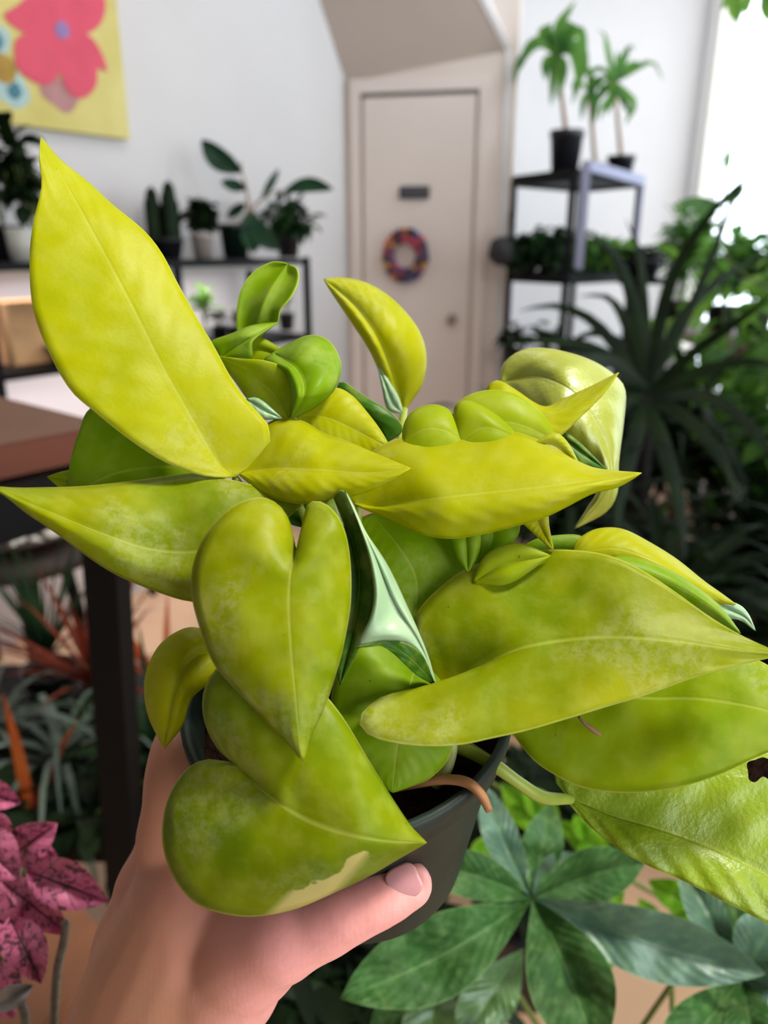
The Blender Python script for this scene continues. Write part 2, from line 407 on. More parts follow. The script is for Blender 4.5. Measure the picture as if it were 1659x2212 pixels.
def bush(name, label, cat, loc, r, h, mat, n, R, HH, ll, lwid, fm, group=None, lo=-.2, hi=1.2, stems=5, sides=24, seg=5, droop=.8):
    """potted bush: oval leaves around thin stems"""
    root = empty(name, loc); tag(root, label, cat, group)
    top = pot_parts(root, loc, r, h, mat, sides=sides) if r else Vector(loc)
    bs = bmesh.new(); tips = []
    for i in range(stems):
        a = 2*PI*i/stems + random.uniform(-.4, .4); q = top + Vector((math.cos(a), math.sin(a), 0))*R*random.uniform(.25, .7) + Vector((0, 0, HH*random.uniform(.6, 1)))
        mid = (top+q)/2 + Vector((0, 0, HH*.1)); tube(bs, [top, mid, q], [max(.003, ll*.03)]*3, 5, True, 6); tips.append((mid, q))
    finish('stem', bs, M_stem, root)
    bl = bmesh.new()
    for i in range(n):
        m, q = tips[i % len(tips)]; b = m.lerp(q, random.uniform(-.4, 1)); d = rdir(lo, hi)
        b = b + d*R*random.uniform(0, .45); b.z = max(b.z, top.z+.01)
        oval(bl, b, d, ll*random.uniform(.7, 1.2), lwid*random.uniform(.7, 1.15), droop, random.uniform(-.5, .5), seg)
    finish('foliage', bl, fm, root)
    return root
def spiky(name, label, cat, loc, r, h, mat, trunk, n, length, width, droop, fm, group=None, lo=-.1, hi=1.4, lean=(0, 0, 0), tr=.012, sides=24, fold=.3):
    """potted cane with a crown of strap leaves"""
    root = empty(name, loc); tag(root, label, cat, group)
    top = pot_parts(root, loc, r, h, mat, sides=sides) if r else Vector(loc)
    cr = top + Vector((0, 0, trunk)) + Vector(lean)
    if trunk > .03:
        bt = bmesh.new(); tube(bt, [top-Vector((0, 0, .01)), (top+cr)/2 + Vector((tr*.6, 0, 0)), cr], [tr*1.2, tr, tr], 10, True, 10); finish('trunk', bt, M_trunk, root)
    bl = bmesh.new()
    for i in range(n):
        d = rdir(lo, hi); b = cr - Vector((0, 0, random.uniform(0, min(trunk, length)*.25)))
        strap(bl, b, d, None, length*random.uniform(.7, 1.1), width*random.uniform(.8, 1.1), droop, fold=fold)
    finish('foliage', bl, fm, root)
    return root

# ------------------------------------------------------------------ wire shelving along the left wall
random.seed(11)
def SH(px, off=.30):
    """point on a line parallel to the left wall seen at column px (at horizon height)"""
    o = C0 + NL*off; r = ray(px, 530); az = r.x/r.y
    s = (az*o.y - o.x)/(WL.x - az*WL.y); return o + WL*s
Mw = Matrix((WL, NL, Vector((0, 0, 1)))).transposed()
S0 = SH(668, .40); LEN = 2.0
sr = empty('metal_shelving', S0); tag(sr, 'long black metal shelving unit with plants along the left wall', 'shelf')
ZS = [1.315, 1.02]
for z in ZS:
    bm = bmesh.new(); c = S0 + WL*LEN/2 - NL*.17
    box(bm, (c.x, c.y, z-.012), (LEN, .34, .022), Mw); finish('shelf_board', bm, M_black, sr, False)
for s in (.01, .66, 1.32, LEN-.01):
    for o in (-.01, -.33):
        p = S0 + WL*s + NL*o; bm = bmesh.new(); box(bm, (p.x, p.y, .66), (.022, .022, 1.32), Mw); finish('upright', bm, M_black, sr, False)
def shz(i): return ZS[i] + .0
def onshelf(px, off, lvl): p = SH(px, off); p.z = ZS[lvl]; return p
# grow lamps under the boards
for lvl in (0, 1):
    c = S0 + WL*.75 - NL*.2; g = empty('shelf_grow_light', (c.x, c.y, ZS[lvl]-.05)); tag(g, 'slim white grow light strip under the %s black shelf board' % ('top' if lvl == 0 else 'second'), 'lamp')
    bm = bmesh.new(); box(bm, (c.x, c.y, ZS[lvl]-.032), (1.3, .05, .018), Mw, .003); finish('housing', bm, M_white, g, False)
    ar = area('shelf_strip_light', (c.x, c.y, ZS[lvl]-.045), (c.x-.25*NL.x, c.y-.25*NL.y, ZS[lvl]-.5), 1.2, 4.5, (1.0, .88, .90), .05)
    ar.rotation_euler = Matrix((WL, Vector((0, 0, 1)).cross(WL), Vector((0, 0, 1)))).transposed().to_euler()
def shelfbush(px, off, lvl, name, label, r, h, mat, n, R, HH, ll, lw_, fm, **kw):
    return bush(name, label, 'plant', onshelf(px, off, lvl), r, h, mat, n, R, HH, ll, lw_, fm, 'plants on the left wall shelving', **kw)
shelfbush(12, .22, 0, 'leafy_plant', 'tall dark leafy plant at the left end of the top shelf', .06, .10, M_pot, 90, .13, .26, .085, .05, G_dark, lo=-.5)
shelfbush(74, .26, 0, 'leafy_plant', 'dark leafy plant beside the yellow-green leaf tip, on the top shelf', .045, .07, M_pot, 55, .08, .24, .07, .045, G_dark, lo=-.5)
bm = bmesh.new(); p = onshelf(48, .36, 0); lathe(bm, [(0, 0), (.035, 0), (.04, .09), (.036, .09), (.032, .006), (0, .006)], p); tag(finish('glass_jar', bm, simple('frosted_glass', 'A8ADA8', .3, .1, 30)), 'pale frosted jar on the top shelf below the dark leaves at the left', 'jar')
# columnar cactus cluster
ct = empty('cactus', onshelf(360, .2, 0)); tag(ct, 'cluster of upright dark green cactus columns on the top shelf', 'plant', 'plants on the left wall shelving')
tp = pot_parts(ct, onshelf(360, .2, 0), .06, .07, M_pot)
for i, (dx, hh) in enumerate(((-.06, .15), (-.03, .19), (.0, .17), (.03, .18), (.055, .15), (-.01, .2), (.02, .14))):
    bm = bmesh.new(); b = tp + WL*dx + NL*((i % 3)-1)*.022
    prof = [(.02*math.sqrt(max(0, 1-(max(0, t-.75)/.25)**2)) if t > .75 else .02, t*hh) for t in [j/12 for j in range(13)]]
    lathe(bm, prof, b, sides=16)
    for v in bm.verts:
        a = math.atan2(v.co.y-b.y, v.co.x-b.x); rr = 1+.14*math.cos(8*a); v.co.x = b.x+(v.co.x-b.x)*rr; v.co.y = b.y+(v.co.y-b.y)*rr
    finish('cactus_column', bm, G_dark, ct)
shelfbush(438, .22, 0, 'round_leaf_plant', 'dark round-headed plant in a pale pot on the top shelf', .042, .085, simple('pale_stone_pot', 'B5A9A0', .7), 110, .06, .12, .055, .042, G_dark, lo=-.9)
# rubber plant: leaves placed from the photo
rp = empty('rubber_plant', onshelf(508, .22, 0)); tag(rp, 'rubber plant with big drooping dark leaves in a dark green pot', 'plant', 'plants on the left wall shelving')
tp = pot_parts(rp, onshelf(508, .22, 0), .058, .125, simple('dark_green_pot', '14251F', .4))
DP = (tp - EYE).dot(FW)
def P(px, py, dd=0): return at(px, py, DP+dd)
bm = bmesh.new(); tube(bm, [tp-Vector((0, 0, .01)), P(535, 460), P(532, 410), P(522, 370), P(520, 350)], [.006, .006, .005, .004, .003], 8)
tube(bm, [P(537, 462), P(560, 435), P(592, 415), P(615, 412)], [.005, .004, .003, .003], 6); finish('stem', bm, M_trunk, rp)
def pixleaf(bm, base, tip, hw, dd0, dd1, bend=0.0, n=8, D0=None, fold=.006):
    D0 = D0 or DP; b = Vector(base); t = Vector(tip); ax = (t-b); pr = Vector((-ax.y, ax.x)).normalized(); rows = []
    for i in range(n+1):
        s = i/n; c = b + ax*s + pr*bend*math.sin(PI*s); w = hw*max(.03, math.sin(PI*min(1, s*.95+.03))**.7)
        d = D0 + dd0 + (dd1-dd0)*s
        rows.append((at(c.x+pr.x*w, c.y+pr.y*w, d-fold), at(c.x, c.y, d+fold), at(c.x-pr.x*w, c.y-pr.y*w, d-fold*.2)))
    vs = [[bm.verts.new(c) for c in r] for r in rows]
    for a, c in zip(vs, vs[1:]):
        for j in (0, 1): bm.faces.new((a[j], a[j+1], c[j+1], c[j]))
for (b, t, hw, d0, d1, bd) in (((520, 372), (436, 303), 24, 0, -.06, -8), ((532, 408), (478, 392), 14, 0, -.05, 0), ((614, 414), (718, 408), 17, 0, -.04, -12),
                               ((566, 430), (602, 366), 9, 0, .1, 0), ((540, 455), (548, 545), 26, 0, -.06, 0), ((545, 470), (600, 540), 22, 0, -.08, 6), ((530, 440), (490, 470), 12, 0, .03, 0)):
    bm = bmesh.new(); pixleaf(bm, b, t, hw, d0, d1, bd, fold=.012); finish('leaf', bm, G_rubber, rp)
shelfbush(622, .22, 0, 'leafy_plant', 'bushy small-leaved green plant at the right end of the top shelf', .05, .085, M_pot, 240, .13, .13, .06, .032, G_deep, lo=-1.2)
for (px, of, hh, lab) in ((462, .2, .06, 'small black nursery pot with a dark succulent on the second shelf, left one'), (500, .25, .055, 'small black nursery pot with a dark succulent on the second shelf, right one'), (612, .22, .09, 'small bushy plant in a black pot at the right end of the second shelf')):
    shelfbush(px, of, 1, 'potted_succulent', lab, .035, hh*.8, M_pot, 24, .035, .05 if px != 612 else .11, .035, .02, G_dark if px != 612 else G_mid, lo=0, stems=3)
shelfbush(430, .18, 1, 'seedling_plant', 'pale bright green seedling glowing under the shelf grow light', .03, .05, M_white, 40, .06, .15, .05, .03, G_lit, lo=0, stems=4)
# paper bag / craft box on the second shelf far left
p = onshelf(50, .2, 1); bm = bmesh.new(); box(bm, (p.x, p.y, p.z+.085), (.26, .16, .17), Mw, .012)
tag(finish('cardboard_box', bm, simple('tan_card', 'C79A6C', .8, .15, 12)), 'tan cardboard box on the second shelf at the far left', 'box')
p = onshelf(125, .3, 1); bm = bmesh.new(); lathe(bm, [(0, 0), (.06, 0), (.085, .05), (.08, .05), (.055, .006), (0, .006)], p); tag(finish('ceramic_bowl', bm, M_dark), 'low dark bowl beside the cardboard box on the second shelf', 'bowl')

# ------------------------------------------------------------------ workbench at left
bz = 1.14
c1 = onz(205, 908, bz); c2 = onz(0, 857, bz); c3 = onz(0, 967, bz)
ex = (c2-c1).normalized(); ey = Vector((-ex.y, ex.x, 0)); ey = -ey if ey.y > 0 else ey
bt = empty('workbench', c1); tag(bt, 'workbench with brown laminate top on black square steel legs', 'table')
cb = c1 + ex*.9; near = c3 + (c3-onz(182, 925, bz)).normalized()*.5; nr = onz(182, 925, bz)
bm = bmesh.new(); prism(bm, [c1, cb, near + ex*.1, nr], (0, 0, -.002)); finish('bench_top', bm, M_wood, bt, False)
bm = bmesh.new(); prism(bm, [c1+Vector((0, 0, -.003)), cb+Vector((0, 0, -.003)), near+ex*.1+Vector((0, 0, -.003)), nr+Vector((0, 0, -.003))], (0, 0, -.038)); finish('bench_core', bm, M_woodedge, bt, False)
dirn = (near-nr).normalized()
bm = bmesh.new(); q = nr + Vector((0, .02, -.075)); bar(bm, q, q+dirn*.9, .05, .06)
finish('apron', bm, M_black, bt, False)
bm = bmesh.new(); l0 = at(225, 1130, .93); l1 = at(300, 2300, 1.24); bar(bm, l0, l0 + (l1-l0)*(l0.z/(l0.z-l1.z)), .042); finish('leg', bm, M_black, bt, False)
# pebble dish on a dark low stand behind the bench
dp = onz(30, 1140, .62); dsh = empty('pebble_dish', dp); tag(dsh, 'wide shallow wooden dish of white pebbles behind the black bench leg', 'dish')
bm = bmesh.new(); lathe(bm, [(0, -.035), (.14, -.03), (.19, 0), (.2, .012), (.185, .012), (.13, -.012), (0, -.016)], dp, sides=40); finish('dish', bm, simple('dark_wood', '3A251A', .5), dsh)
bm = bmesh.new()
for i in range(260):
    a = random.uniform(0, 2*PI); rr = .18*math.sqrt(random.random()); m = Matrix.Translation(dp + Vector((rr*math.cos(a), rr*math.sin(a), .008+.022*(1-(rr/.18)**2)))) @ Matrix.Diagonal((1, 1, .6, 1))
    bmesh.ops.create_icosphere(bm, subdivisions=1, radius=random.uniform(.009, .015), matrix=m)
pb = finish('pebbles', bm, simple('white_pebble', 'DAD6CC', .6, .08, 60), dsh); pb['kind'] = 'stuff'
st = empty('plant_stand', (dp.x, dp.y, 0)); tag(st, 'round dark wooden stand carrying the dish of pebbles', 'stand')
bm = bmesh.new(); lathe(bm, [(0, .545), (.24, .545), (.245, .555), (.245, .58), (0, .585)], (dp.x, dp.y, 0), sides=40); finish('stand_top', bm, simple('dark_stand', '30211A', .5), st)
for i in range(3):
    a = i*2*PI/3; bm = bmesh.new(); tube(bm, [(dp.x+.12*math.cos(a), dp.y+.12*math.sin(a), .55), (dp.x+.2*math.cos(a), dp.y+.2*math.sin(a), 0)], [.018, .014], 10); finish('leg', bm, M_black, st)

# ------------------------------------------------------------------ black plant rack at right
random.seed(21)
RA = ray(1112, 372); RB = ray(1238, 390); RC = ray(1383, 395)
ra = EYE + RA*(3.75/RA.y); rb = EYE + RB*(3.4/RB.y); rc = EYE + RC*(3.78/RC.y); rz = 1.65
ra.z = rb.z = rc.z = 0; rd = ra + (rc-rb)
rk = empty('plant_rack', rb); tag(rk, 'tall black metal plant rack standing in front of the bright far wall', 'shelf')
for z in (rz, 1.24, .84, .4):
    bm = bmesh.new(); prism(bm, [v + Vector((0, 0, z-.02)) for v in (ra, rb, rc, rd)], (0, 0, .02))
    for a, b in ((ra, rb), (rb, rc), (rc, rd), (rd, ra)): bar(bm, a+Vector((0, 0, z-.012)), b+Vector((0, 0, z-.012)), .02, .045)
    finish('shelf_board', bm, M_black, rk, False)
for i, v in enumerate((ra, rb, rc, rd)):
    bm = bmesh.new(); bar(bm, v, v+Vector((0, 0, rz)), .026); finish('upright', bm, M_black, rk, False)
# pale bracket frame of the same rack's window side
off = (rc-rb).normalized()*.02 + Vector((.02, -.03, 0))
bm = bmesh.new(); bar(bm, rb+off+Vector((.01, 0, 1.27)), rb+off+Vector((.01, 0, rz+.03)), .034); bar(bm, rb+off+Vector((.01, 0, rz+.02)), rc+Vector((0, -.03, rz-.01)), .026, .04)
bar(bm, rc+Vector((0.0, -.03, 1.3)), rc+Vector((0, -.03, rz-.02)), .016)
finish('side_frame', bm, M_greymetal, rk, False)['label'] = 'pale lilac-grey metal side frame'
def onrack(px, d_al, z):
    """along the diagonal of the rack seen at column px"""
    r = ray(px, 530); az = r.x/r.y; o = rb + (rd-rb)*d_al; u = (rc-ra).normalized(); s = (az*o.y-o.x)/(u.x-az*u.y); q = o+u*s; q.z = z; return q
gp = 'potted dracaenas on top of the plant rack'
def pixspiky(name, label, px, dal, r, h, trunk_px, leaves, fm, lwid):
    loc = onrack(px, dal, rz); root = empty(name, loc); tag(root, label, 'plant', gp); top = pot_parts(root, loc, r, h, M_pot)
    Dq = (top-EYE).dot(FW); cr = at(trunk_px[0], trunk_px[1], Dq)
    bm = bmesh.new(); tube(bm, [top-Vector((0, 0, .01)), (top+cr)/2, cr], [.011, .009, .008], 8); finish('trunk', bm, M_trunk, root)
    bl = bmesh.new()
    for i, lf in enumerate(leaves):
        pts = [cr] + [at(x, y, Dq + (((i*37) % 11)/11-.5)*.25*(j+1)/len(lf)) for j, (x, y) in enumerate(lf)]
        q = catmull(pts, 8); rows = []
        for j, c in enumerate(q):
            t = (q[min(j+1, 8)]-q[max(j-1, 0)]).normalized(); s = t.cross(FW).normalized(); s = (s + FW*.5*((i % 3)-1)).normalized(); w = lwid/2*max(.04, min(1, .4+j/8*3)*(1-(j/8)**3))
            rows.append([bl.verts.new(c-s*w - FW*w*.3), bl.verts.new(c), bl.verts.new(c+s*w-FW*w*.3)])
        for a, b in zip(rows, rows[1:]):
            for j in (0, 1): bl.faces.new((a[j], a[j+1], b[j+1], b[j]))
    finish('foliage', bl, fm, root)
pixspiky('potted_dracaena', 'tallest dracaena on the rack, drooping leaves, in the biggest black pot', 1208, .42, .072, .19, (1200, 118),
         [[(1160, 98), (1120, 140), (1112, 185)], [(1170, 90), (1140, 105), (1125, 150)], [(1195, 160), (1190, 230)], [(1215, 150), (1205, 215)], [(1235, 110), (1250, 170), (1235, 225)], [(1240, 75), (1262, 110), (1252, 190)], [(1205, 60), (1225, 30), (1243, 2)], [(1215, 60), (1240, 60), (1258, 85)],
          [(1170, 70), (1195, 50)], [(1180, 135), (1178, 175)], [(1245, 95), (1262, 140), (1240, 200)], [(1230, 70), (1255, 65), (1268, 120)], [(1215, 80), (1225, 55)], [(1185, 80), (1190, 50)]], G_mid, .05)
pixspiky('potted_dracaena', 'smallest dracaena on the rack, squat black pot between the other two', 1272, .5, .045, .065, (1272, 200),
         [[(1245, 175), (1240, 210)], [(1290, 170), (1300, 200)], [(1275, 160), (1262, 140)], [(1262, 215), (1255, 260)], [(1285, 215), (1282, 270)], [(1288, 185), (1310, 190)]], G_mid, .035)
pixspiky('potted_dracaena', 'dracaena with arching leaves in a grey pot at the right of the rack top', 1325, .55, .062, .10, (1326, 178),
         [[(1312, 110), (1305, 75), (1290, 65)], [(1345, 130), (1360, 100), (1370, 108)], [(1370, 150), (1410, 135), (1432, 175)], [(1300, 150), (1270, 158), (1250, 165)], [(1345, 200), (1368, 225), (1350, 270)], [(1310, 190), (1290, 215), (1288, 255)], [(1322, 210), (1310, 250)], [(1340, 205), (1360, 250)], [(1335, 150), (1332, 110)], [(1300, 170), (1282, 190), (1278, 230)], [(1365, 140), (1395, 145)], [(1318, 215), (1300, 235), (1296, 262)]], G_mid, .042)
gq = 'bushy plants on the middle boards of the rack'
for (px, dal, n, R, HH, fm, lab, ll) in ((1135, .35, 110, .10, .12, G_deep, 'dark bushy trailing plant on the second rack board, leftmost', .06), (1195, .3, 110, .10, .13, G_deep, 'dark bushy plant on the second rack board next to the front corner', .06),
                                    (1265, .35, 90, .09, .12, G_mid, 'green bushy plant on the second rack board just right of the corner', .06), (1325, .4, 80, .09, .10, G_lit, 'bright green bushy plant at the right end of the second rack board', .055)):
    bush('trailing_plant', lab, 'plant', onrack(px, dal, 1.24), .06, .05, M_pot, n*3, R*1.25, HH, ll*1.2, .045, fm, gq, lo=-1.2, hi=.9, droop=1.5)
for (px, lab) in ((1120, 'dark plant on the third rack board at the left'), (1190, 'dark plant on the third rack board near the front corner')):
    bush('leafy_plant', lab, 'plant', onrack(px, .35, .84), .05, .07, M_pot, 60, .08, .10, .06, .035, G_dark, 'plants on the third rack board', lo=-.5, hi=.9)
# hanging ball of grey foliage at the rack's left side
hb = onrack(1085, .3, 1.34); hg = empty('hanging_moss_ball', hb); tag(hg, 'dark round hanging clump at the left side of the plant rack', 'plant')
bm = bmesh.new(); bmesh.ops.create_icosphere(bm, subdivisions=3, radius=.062, matrix=Matrix.Translation(hb))
for v in bm.verts: v.co = hb + (v.co-hb)*(1+.18*noise.noise(v.co*30))
finish('moss_ball', bm, simple('grey_moss', '3B3B3D', .9, .3, 60), hg)
bm = bmesh.new(); tube(bm, [hb+Vector((0, 0, .05)), (hb.x+.05, hb.y, 1.62)], [.002, .002], 6); finish('cord', bm, M_dark, hg)
# long planter on a windowsill bench right of the rack
wb = empty('window_bench', (1.55, 3.2, 0)); tag(wb, 'low bench under the window carrying leafy plants', 'bench')
bm = bmesh.new(); box(bm, (1.57, 3.1, .97), (.42, 2.2, .04)); finish('bench_board', bm, M_wood, wb, False)
for y in (2.1, 3.1, 4.1):
    for x in (1.4, 1.74):
        bm = bmesh.new(); box(bm, (x, y, .475), (.04, .04, .95)); finish('leg', bm, M_black, wb, False)
random.seed(33); gw = 'leafy plants along the window'
cfg = [(1.6, 4.05, .16, .30, G_mid, 'pale far pot plant at the end of the window bench'), (1.68, 3.72, .16, .24, G_lit, 'bright green bushy plant second from the end of the window bench'), (1.66, 3.36, .18, .28, G_mid, 'mid green bushy plant in the middle of the window bench'), (1.68, 3.0, .17, .22, G_lit, 'backlit light green plant on the window bench, right of the middle'),
       (1.64, 2.62, .18, .24, G_mid, 'green bushy plant on the near part of the window bench'), (1.6, 2.25, .18, .2, G_deep, 'dark bushy plant at the near end of the window bench')]
for (x, y, R, HH, fm, lab) in cfg:
    bush('window_plant', lab, 'plant', (x-.08, y, .99), .075, .11, M_pot, 260, R*1.15, HH*1.25, .085, .042, fm, gw, lo=-.6, hi=1.2)
gt = 'tall leafy plants on the floor by the window'
for (x, y, h, n, fm, lab) in ((1.22, 2.75, 1.05, 330, G_lit, 'tall leafy plant behind the dragon tree, left of the window bench'), (1.28, 2.2, .95, 330, G_mid, 'tall leafy plant at the right picture edge in front of the window bench'), (1.12, 3.2, .85, 160, G_deep, 'tall leafy plant between the rack and the window')):
    bush('tall_leafy_plant', lab, 'plant', (x, y, 0), .13, .24, M_pot, n, .30, h, .12, .055, fm, gt, lo=-.7, hi=1.2, stems=8)
bush('dark_planter_plant', 'low dark planter with trailing foliage to the right of the rack', 'plant', (1.32, 3.5, 1.08) if False else onz(1385, 600, 1.23), .08, .075, M_pot, 60, .1, .05, .06, .04, G_dark, None, lo=-.9, hi=.6)
pst = onz(1385, 600, 1.23); bm = bmesh.new(); lathe(bm, [(0, 1.205), (.1, 1.205), (.1, 1.23), (0, 1.23)], (pst.x, pst.y, 0)); lathe(bm, [(.03, 0), (.03, 1.21)], (pst.x, pst.y, 0)); lathe(bm, [(0, .02), (.16, .02), (.16, 0), (0, 0)], (pst.x, pst.y, 0))
tag(finish('pedestal', bm, M_black), 'slim black pedestal under the low dark planter', 'stand')

# ------------------------------------------------------------------ big dark dragon tree and floor plants at right
random.seed(5)
cp = at(1400, 845, 1.95)
dt = empty('dragon_tree', (cp.x, cp.y, 0)); tag(dt, 'large dark dragon tree with long strap leaves in front of the window', 'plant')
pot_parts(dt, (cp.x, cp.y, 0), .15, .26, M_pot)
bm = bmesh.new(); tube(bm, [(cp.x, cp.y, .22), (cp.x+.01, cp.y, .6), cp-Vector((0, 0, .02))], [.028, .024, .022], 10); finish('trunk', bm, simple('dark_bark', '1E1B16', .9, .2, 40), dt)
def pixblade(bm, pts, width, D0, dd):
    q = catmull([at(x, y, D0 + dd*j/(len(pts)-1)) for j, (x, y) in enumerate(pts)], 9); rows = []
    for j, c in enumerate(q):
        t = (q[min(j+1, 9)]-q[max(j-1, 0)]).normalized(); s = t.cross(FW).normalized(); w = width/2*max(.03, min(1, .45+j/9*3)*(1-(j/9)**2.5))
        rows.append([bm.verts.new(c-s*w+FW*w*.3), bm.verts.new(c), bm.verts.new(c+s*w+FW*w*.3)])
    for a, b in zip(rows, rows[1:]):
        for j in (0, 1): bm.faces.new((a[j], a[j+1], b[j+1], b[j]))
blades = [([(1405, 830), (1440, 640), (1520, 480), (1659, 340)], -.4, .034), ([(1400, 830), (1375, 680), (1335, 560), (1270, 500)], -.2, .04), ([(1408, 830), (1425, 700), (1445, 600), (1452, 560)], .3, .04), ([(1395, 840), (1300, 760), (1190, 735), (1080, 745)], -.1, .035),
          ([(1395, 835), (1290, 700), (1200, 660), (1120, 672)], .1, .035), ([(1410, 840), (1500, 760), (1600, 690), (1690, 620)], -.3, .03), ([(1410, 850), (1520, 800), (1620, 780), (1700, 800)], -.2, .035), ([(1400, 830), (1350, 690), (1310, 640), (1250, 640)], .2, .035),
          ([(1400, 830), (1392, 640), (1380, 540), (1350, 470)], .3, .03), ([(1410, 835), (1470, 690), (1560, 600), (1660, 540)], .2, .032), ([(1390, 850), (1280, 820), (1180, 850), (1100, 930)], .2, .036), ([(1395, 860), (1310, 880), (1250, 980), (1230, 1080)], -.2, .04),
          ([(1405, 860), (1480, 900), (1560, 990), (1600, 1100)], -.3, .04), ([(1400, 860), (1370, 960), (1340, 1080), (1330, 1180)], -.3, .045), ([(1400, 860), (1440, 980), (1470, 1100), (1480, 1230)], -.35, .045), ([(1410, 850), (1540, 860), (1640, 940), (1700, 1050)], -.1, .04), ([(1400, 840), (1320, 780), (1220, 790), (1150, 880)], -.3, .034),
          ([(1405, 835), (1500, 650), (1590, 420), (1640, 330)], .1, .026), ([(1400, 838), (1340, 740), (1270, 720), (1200, 770)], .4, .035)]
for pts, dd, w in blades:
    bm = bmesh.new(); pixblade(bm, pts, w, 1.95, dd); finish('leaf', bm, G_dark, dt)
random.seed(8); gd = 'dark strap-leaved plants on the floor at the right'
labs = ['dark strap-leaved floor plant nearest the door', 'dark strap-leaved floor plant just left of the dragon tree trunk', 'dark strap-leaved floor plant behind the dragon tree pot', 'dark strap-leaved floor plant right of the dragon tree trunk', 'dark strap-leaved floor plant at the right picture edge', 'lowest dark strap-leaved plant in front of the dragon tree', 'dark strap-leaved plant low at the right edge, nearest the viewer', 'dark strap-leaved plant under the window bench', 'dark strap-leaved plant between the rack and the dragon tree']
for (x, y, tr, L, n, lab) in ((.62, 2.55, .42, .5, 60, labs[0]), (.50, 1.95, .5, .42, 60, labs[1]), (.95, 2.4, .6, .5, 70, labs[2]), (1.0, 1.9, .45, .5, 75, labs[3]), (1.25, 2.15, .55, .5, 75, labs[4]), (.66, 1.62, .35, .42, 75, labs[5]), (1.0, 1.5, .35, .45, 80, labs[6]), (1.45, 2.7, .5, .45, 70, labs[7]), (.95, 2.9, .45, .5, 60, labs[8])):
    spiky('strap_leaf_plant', lab, 'plant', (x, y, 0), .12, .22, M_pot, tr, n, L, .045, 1.4, G_dark, gd, lo=-.5, hi=1.3, tr=.014)
bush('fern', 'small blurred fern with thin green fronds reaching in front of the door', 'plant', onz(1010, 1110, .55) if False else Vector((.42, 2.3, 0)), .09, .16, M_pot, 110, .24, .80, .14, .022, G_deep, None, lo=.1, hi=1.0, droop=1.1)
for i, (x, y, c, lab) in enumerate(((.80, 1.7, 'A0634A', 'terracotta pot half hidden in the dark foliage at the right'), (1.12, 1.62, '9C5A48', 'second terracotta pot among the dark leaves by the right edge'))):
    root = empty('clay_pot', (x, y, 0)); tag(root, lab, 'pot'); pot_parts(root, (x, y, 0), .11, .2, M_terra)
# plant hanging at the top right corner
hc = at(1630, -60, 2.6); hp_ = empty('hanging_plant', hc); tag(hp_, 'pale green plant hanging in front of the window at the top right corner', 'plant')
bm = bmesh.new(); lathe(bm, [(0, 0), (.07, 0), (.09, .1), (.085, .1), (.065, .01), (0, .01)], hc); finish('pot', bm, M_white, hp_)
bm = bmesh.new()
for (a, b, hw) in (((1595, -10), (1590, 48), 18), ((1625, -20), (1610, 30), 12), ((1655, -20), (1660, 50), 14), ((1640, -30), (1690, 40), 15), ((1600, -30), (1560, 20), 10)):
    pixleaf(bm, a, b, hw, 0, -.02, 4, D0=2.55)
for i in range(30):
    oval(bm, hc+Vector((random.uniform(-.06, .06), random.uniform(-.06, .06), .09)), rdir(-.2, 1.0), .12, .05, 1.2)
finish('foliage', bm, G_lit, hp_)
bm = bmesh.new()
for i in range(3):
    a = i*2*PI/3; tube(bm, [hc+Vector((.088*math.cos(a), .088*math.sin(a), .09)), (hc.x, hc.y, 3.0)], [.002, .002], 5)
finish('cord', bm, M_dark, hp_)
# small green leaves seen against the window
bm = bmesh.new(); sprig = empty('potted_ficus', (1.52, 2.5, .99)); tag(sprig, 'thin twig with a single upright green leaf against the bright window', 'plant')
top = pot_parts(sprig, (1.5, 2.45, .99), .05, .07, M_pot)
D1 = (top-EYE).dot(FW); tube(bm, [top, at(1570, 560, D1), at(1565, 440, D1), at(1567, 370, D1)], [.004, .003, .003, .002], 6); finish('stem', bm, M_stem, sprig)
bm = bmesh.new(); pixleaf(bm, (1567, 372), (1575, 318), 9, 0, -.02, 0, D0=D1); finish('leaf', bm, G_lit, sprig)
bm = bmesh.new(); pixleaf(bm, (1560, 445), (1460, 440), 14, 0, -.1, 4, D0=D1); pixleaf(bm, (1560, 450), (1470, 470), 8, 0, -.1, 4, D0=D1); pixleaf(bm, (1565, 440), (1610, 400), 9, 0, .05, 4, D0=D1); finish('leaf', bm, G_mid, sprig)

# ------------------------------------------------------------------ low bench and spiky plants at lower left
random.seed(17)
lb = empty('low_table', (-.55, 1.22, 0)); tag(lb, 'low dark table under the spiky air plants at lower left', 'table')
bm = bmesh.new(); box(bm, (-.56, 1.25, .44), (.66, .56, .03)); finish('table_top', bm, M_black, lb, False)
for x in (-.86, -.26):
    for y in (1.0, 1.5):
        bm = bmesh.new(); box(bm, (x, y, .2125), (.035, .035, .425)); finish('leg', bm, M_black, lb, False)
G_silver = greenmat('silver_leaf', '56665A', '7C8A80', .6, .15)
G_red = greenmat('red_orange_leaf', 'B04A22', 'C06A30', .5, .4)
G_redd = greenmat('dark_red_leaf', '6A2A1C', '8A3E2A', .5, .3)
ga = 'spiky plants on the low table'
zt = .455
spiky('bromeliad', 'bromeliad with orange-red leaves left of the black bench leg', 'plant', (-.56, 1.30, zt), .055, .07, M_pot, .02, 26, .30, .02, .5, G_redd, ga, lo=.4, hi=1.35)
spiky('bromeliad', 'orange bromeliad seen right of the black bench leg', 'plant', (-.42, 1.28, zt), .05, .07, M_pot, .02, 13, .20, .016, .3, G_red, ga, lo=.8, hi=1.45)
spiky('air_plant', 'grey-green curly air plant at the left edge above the pink leaves', 'plant', (-.68, 1.12, zt), .05, .07, M_pot, .02, 44, .30, .013, 2.4, G_silver, ga, lo=.2, hi=1.2)
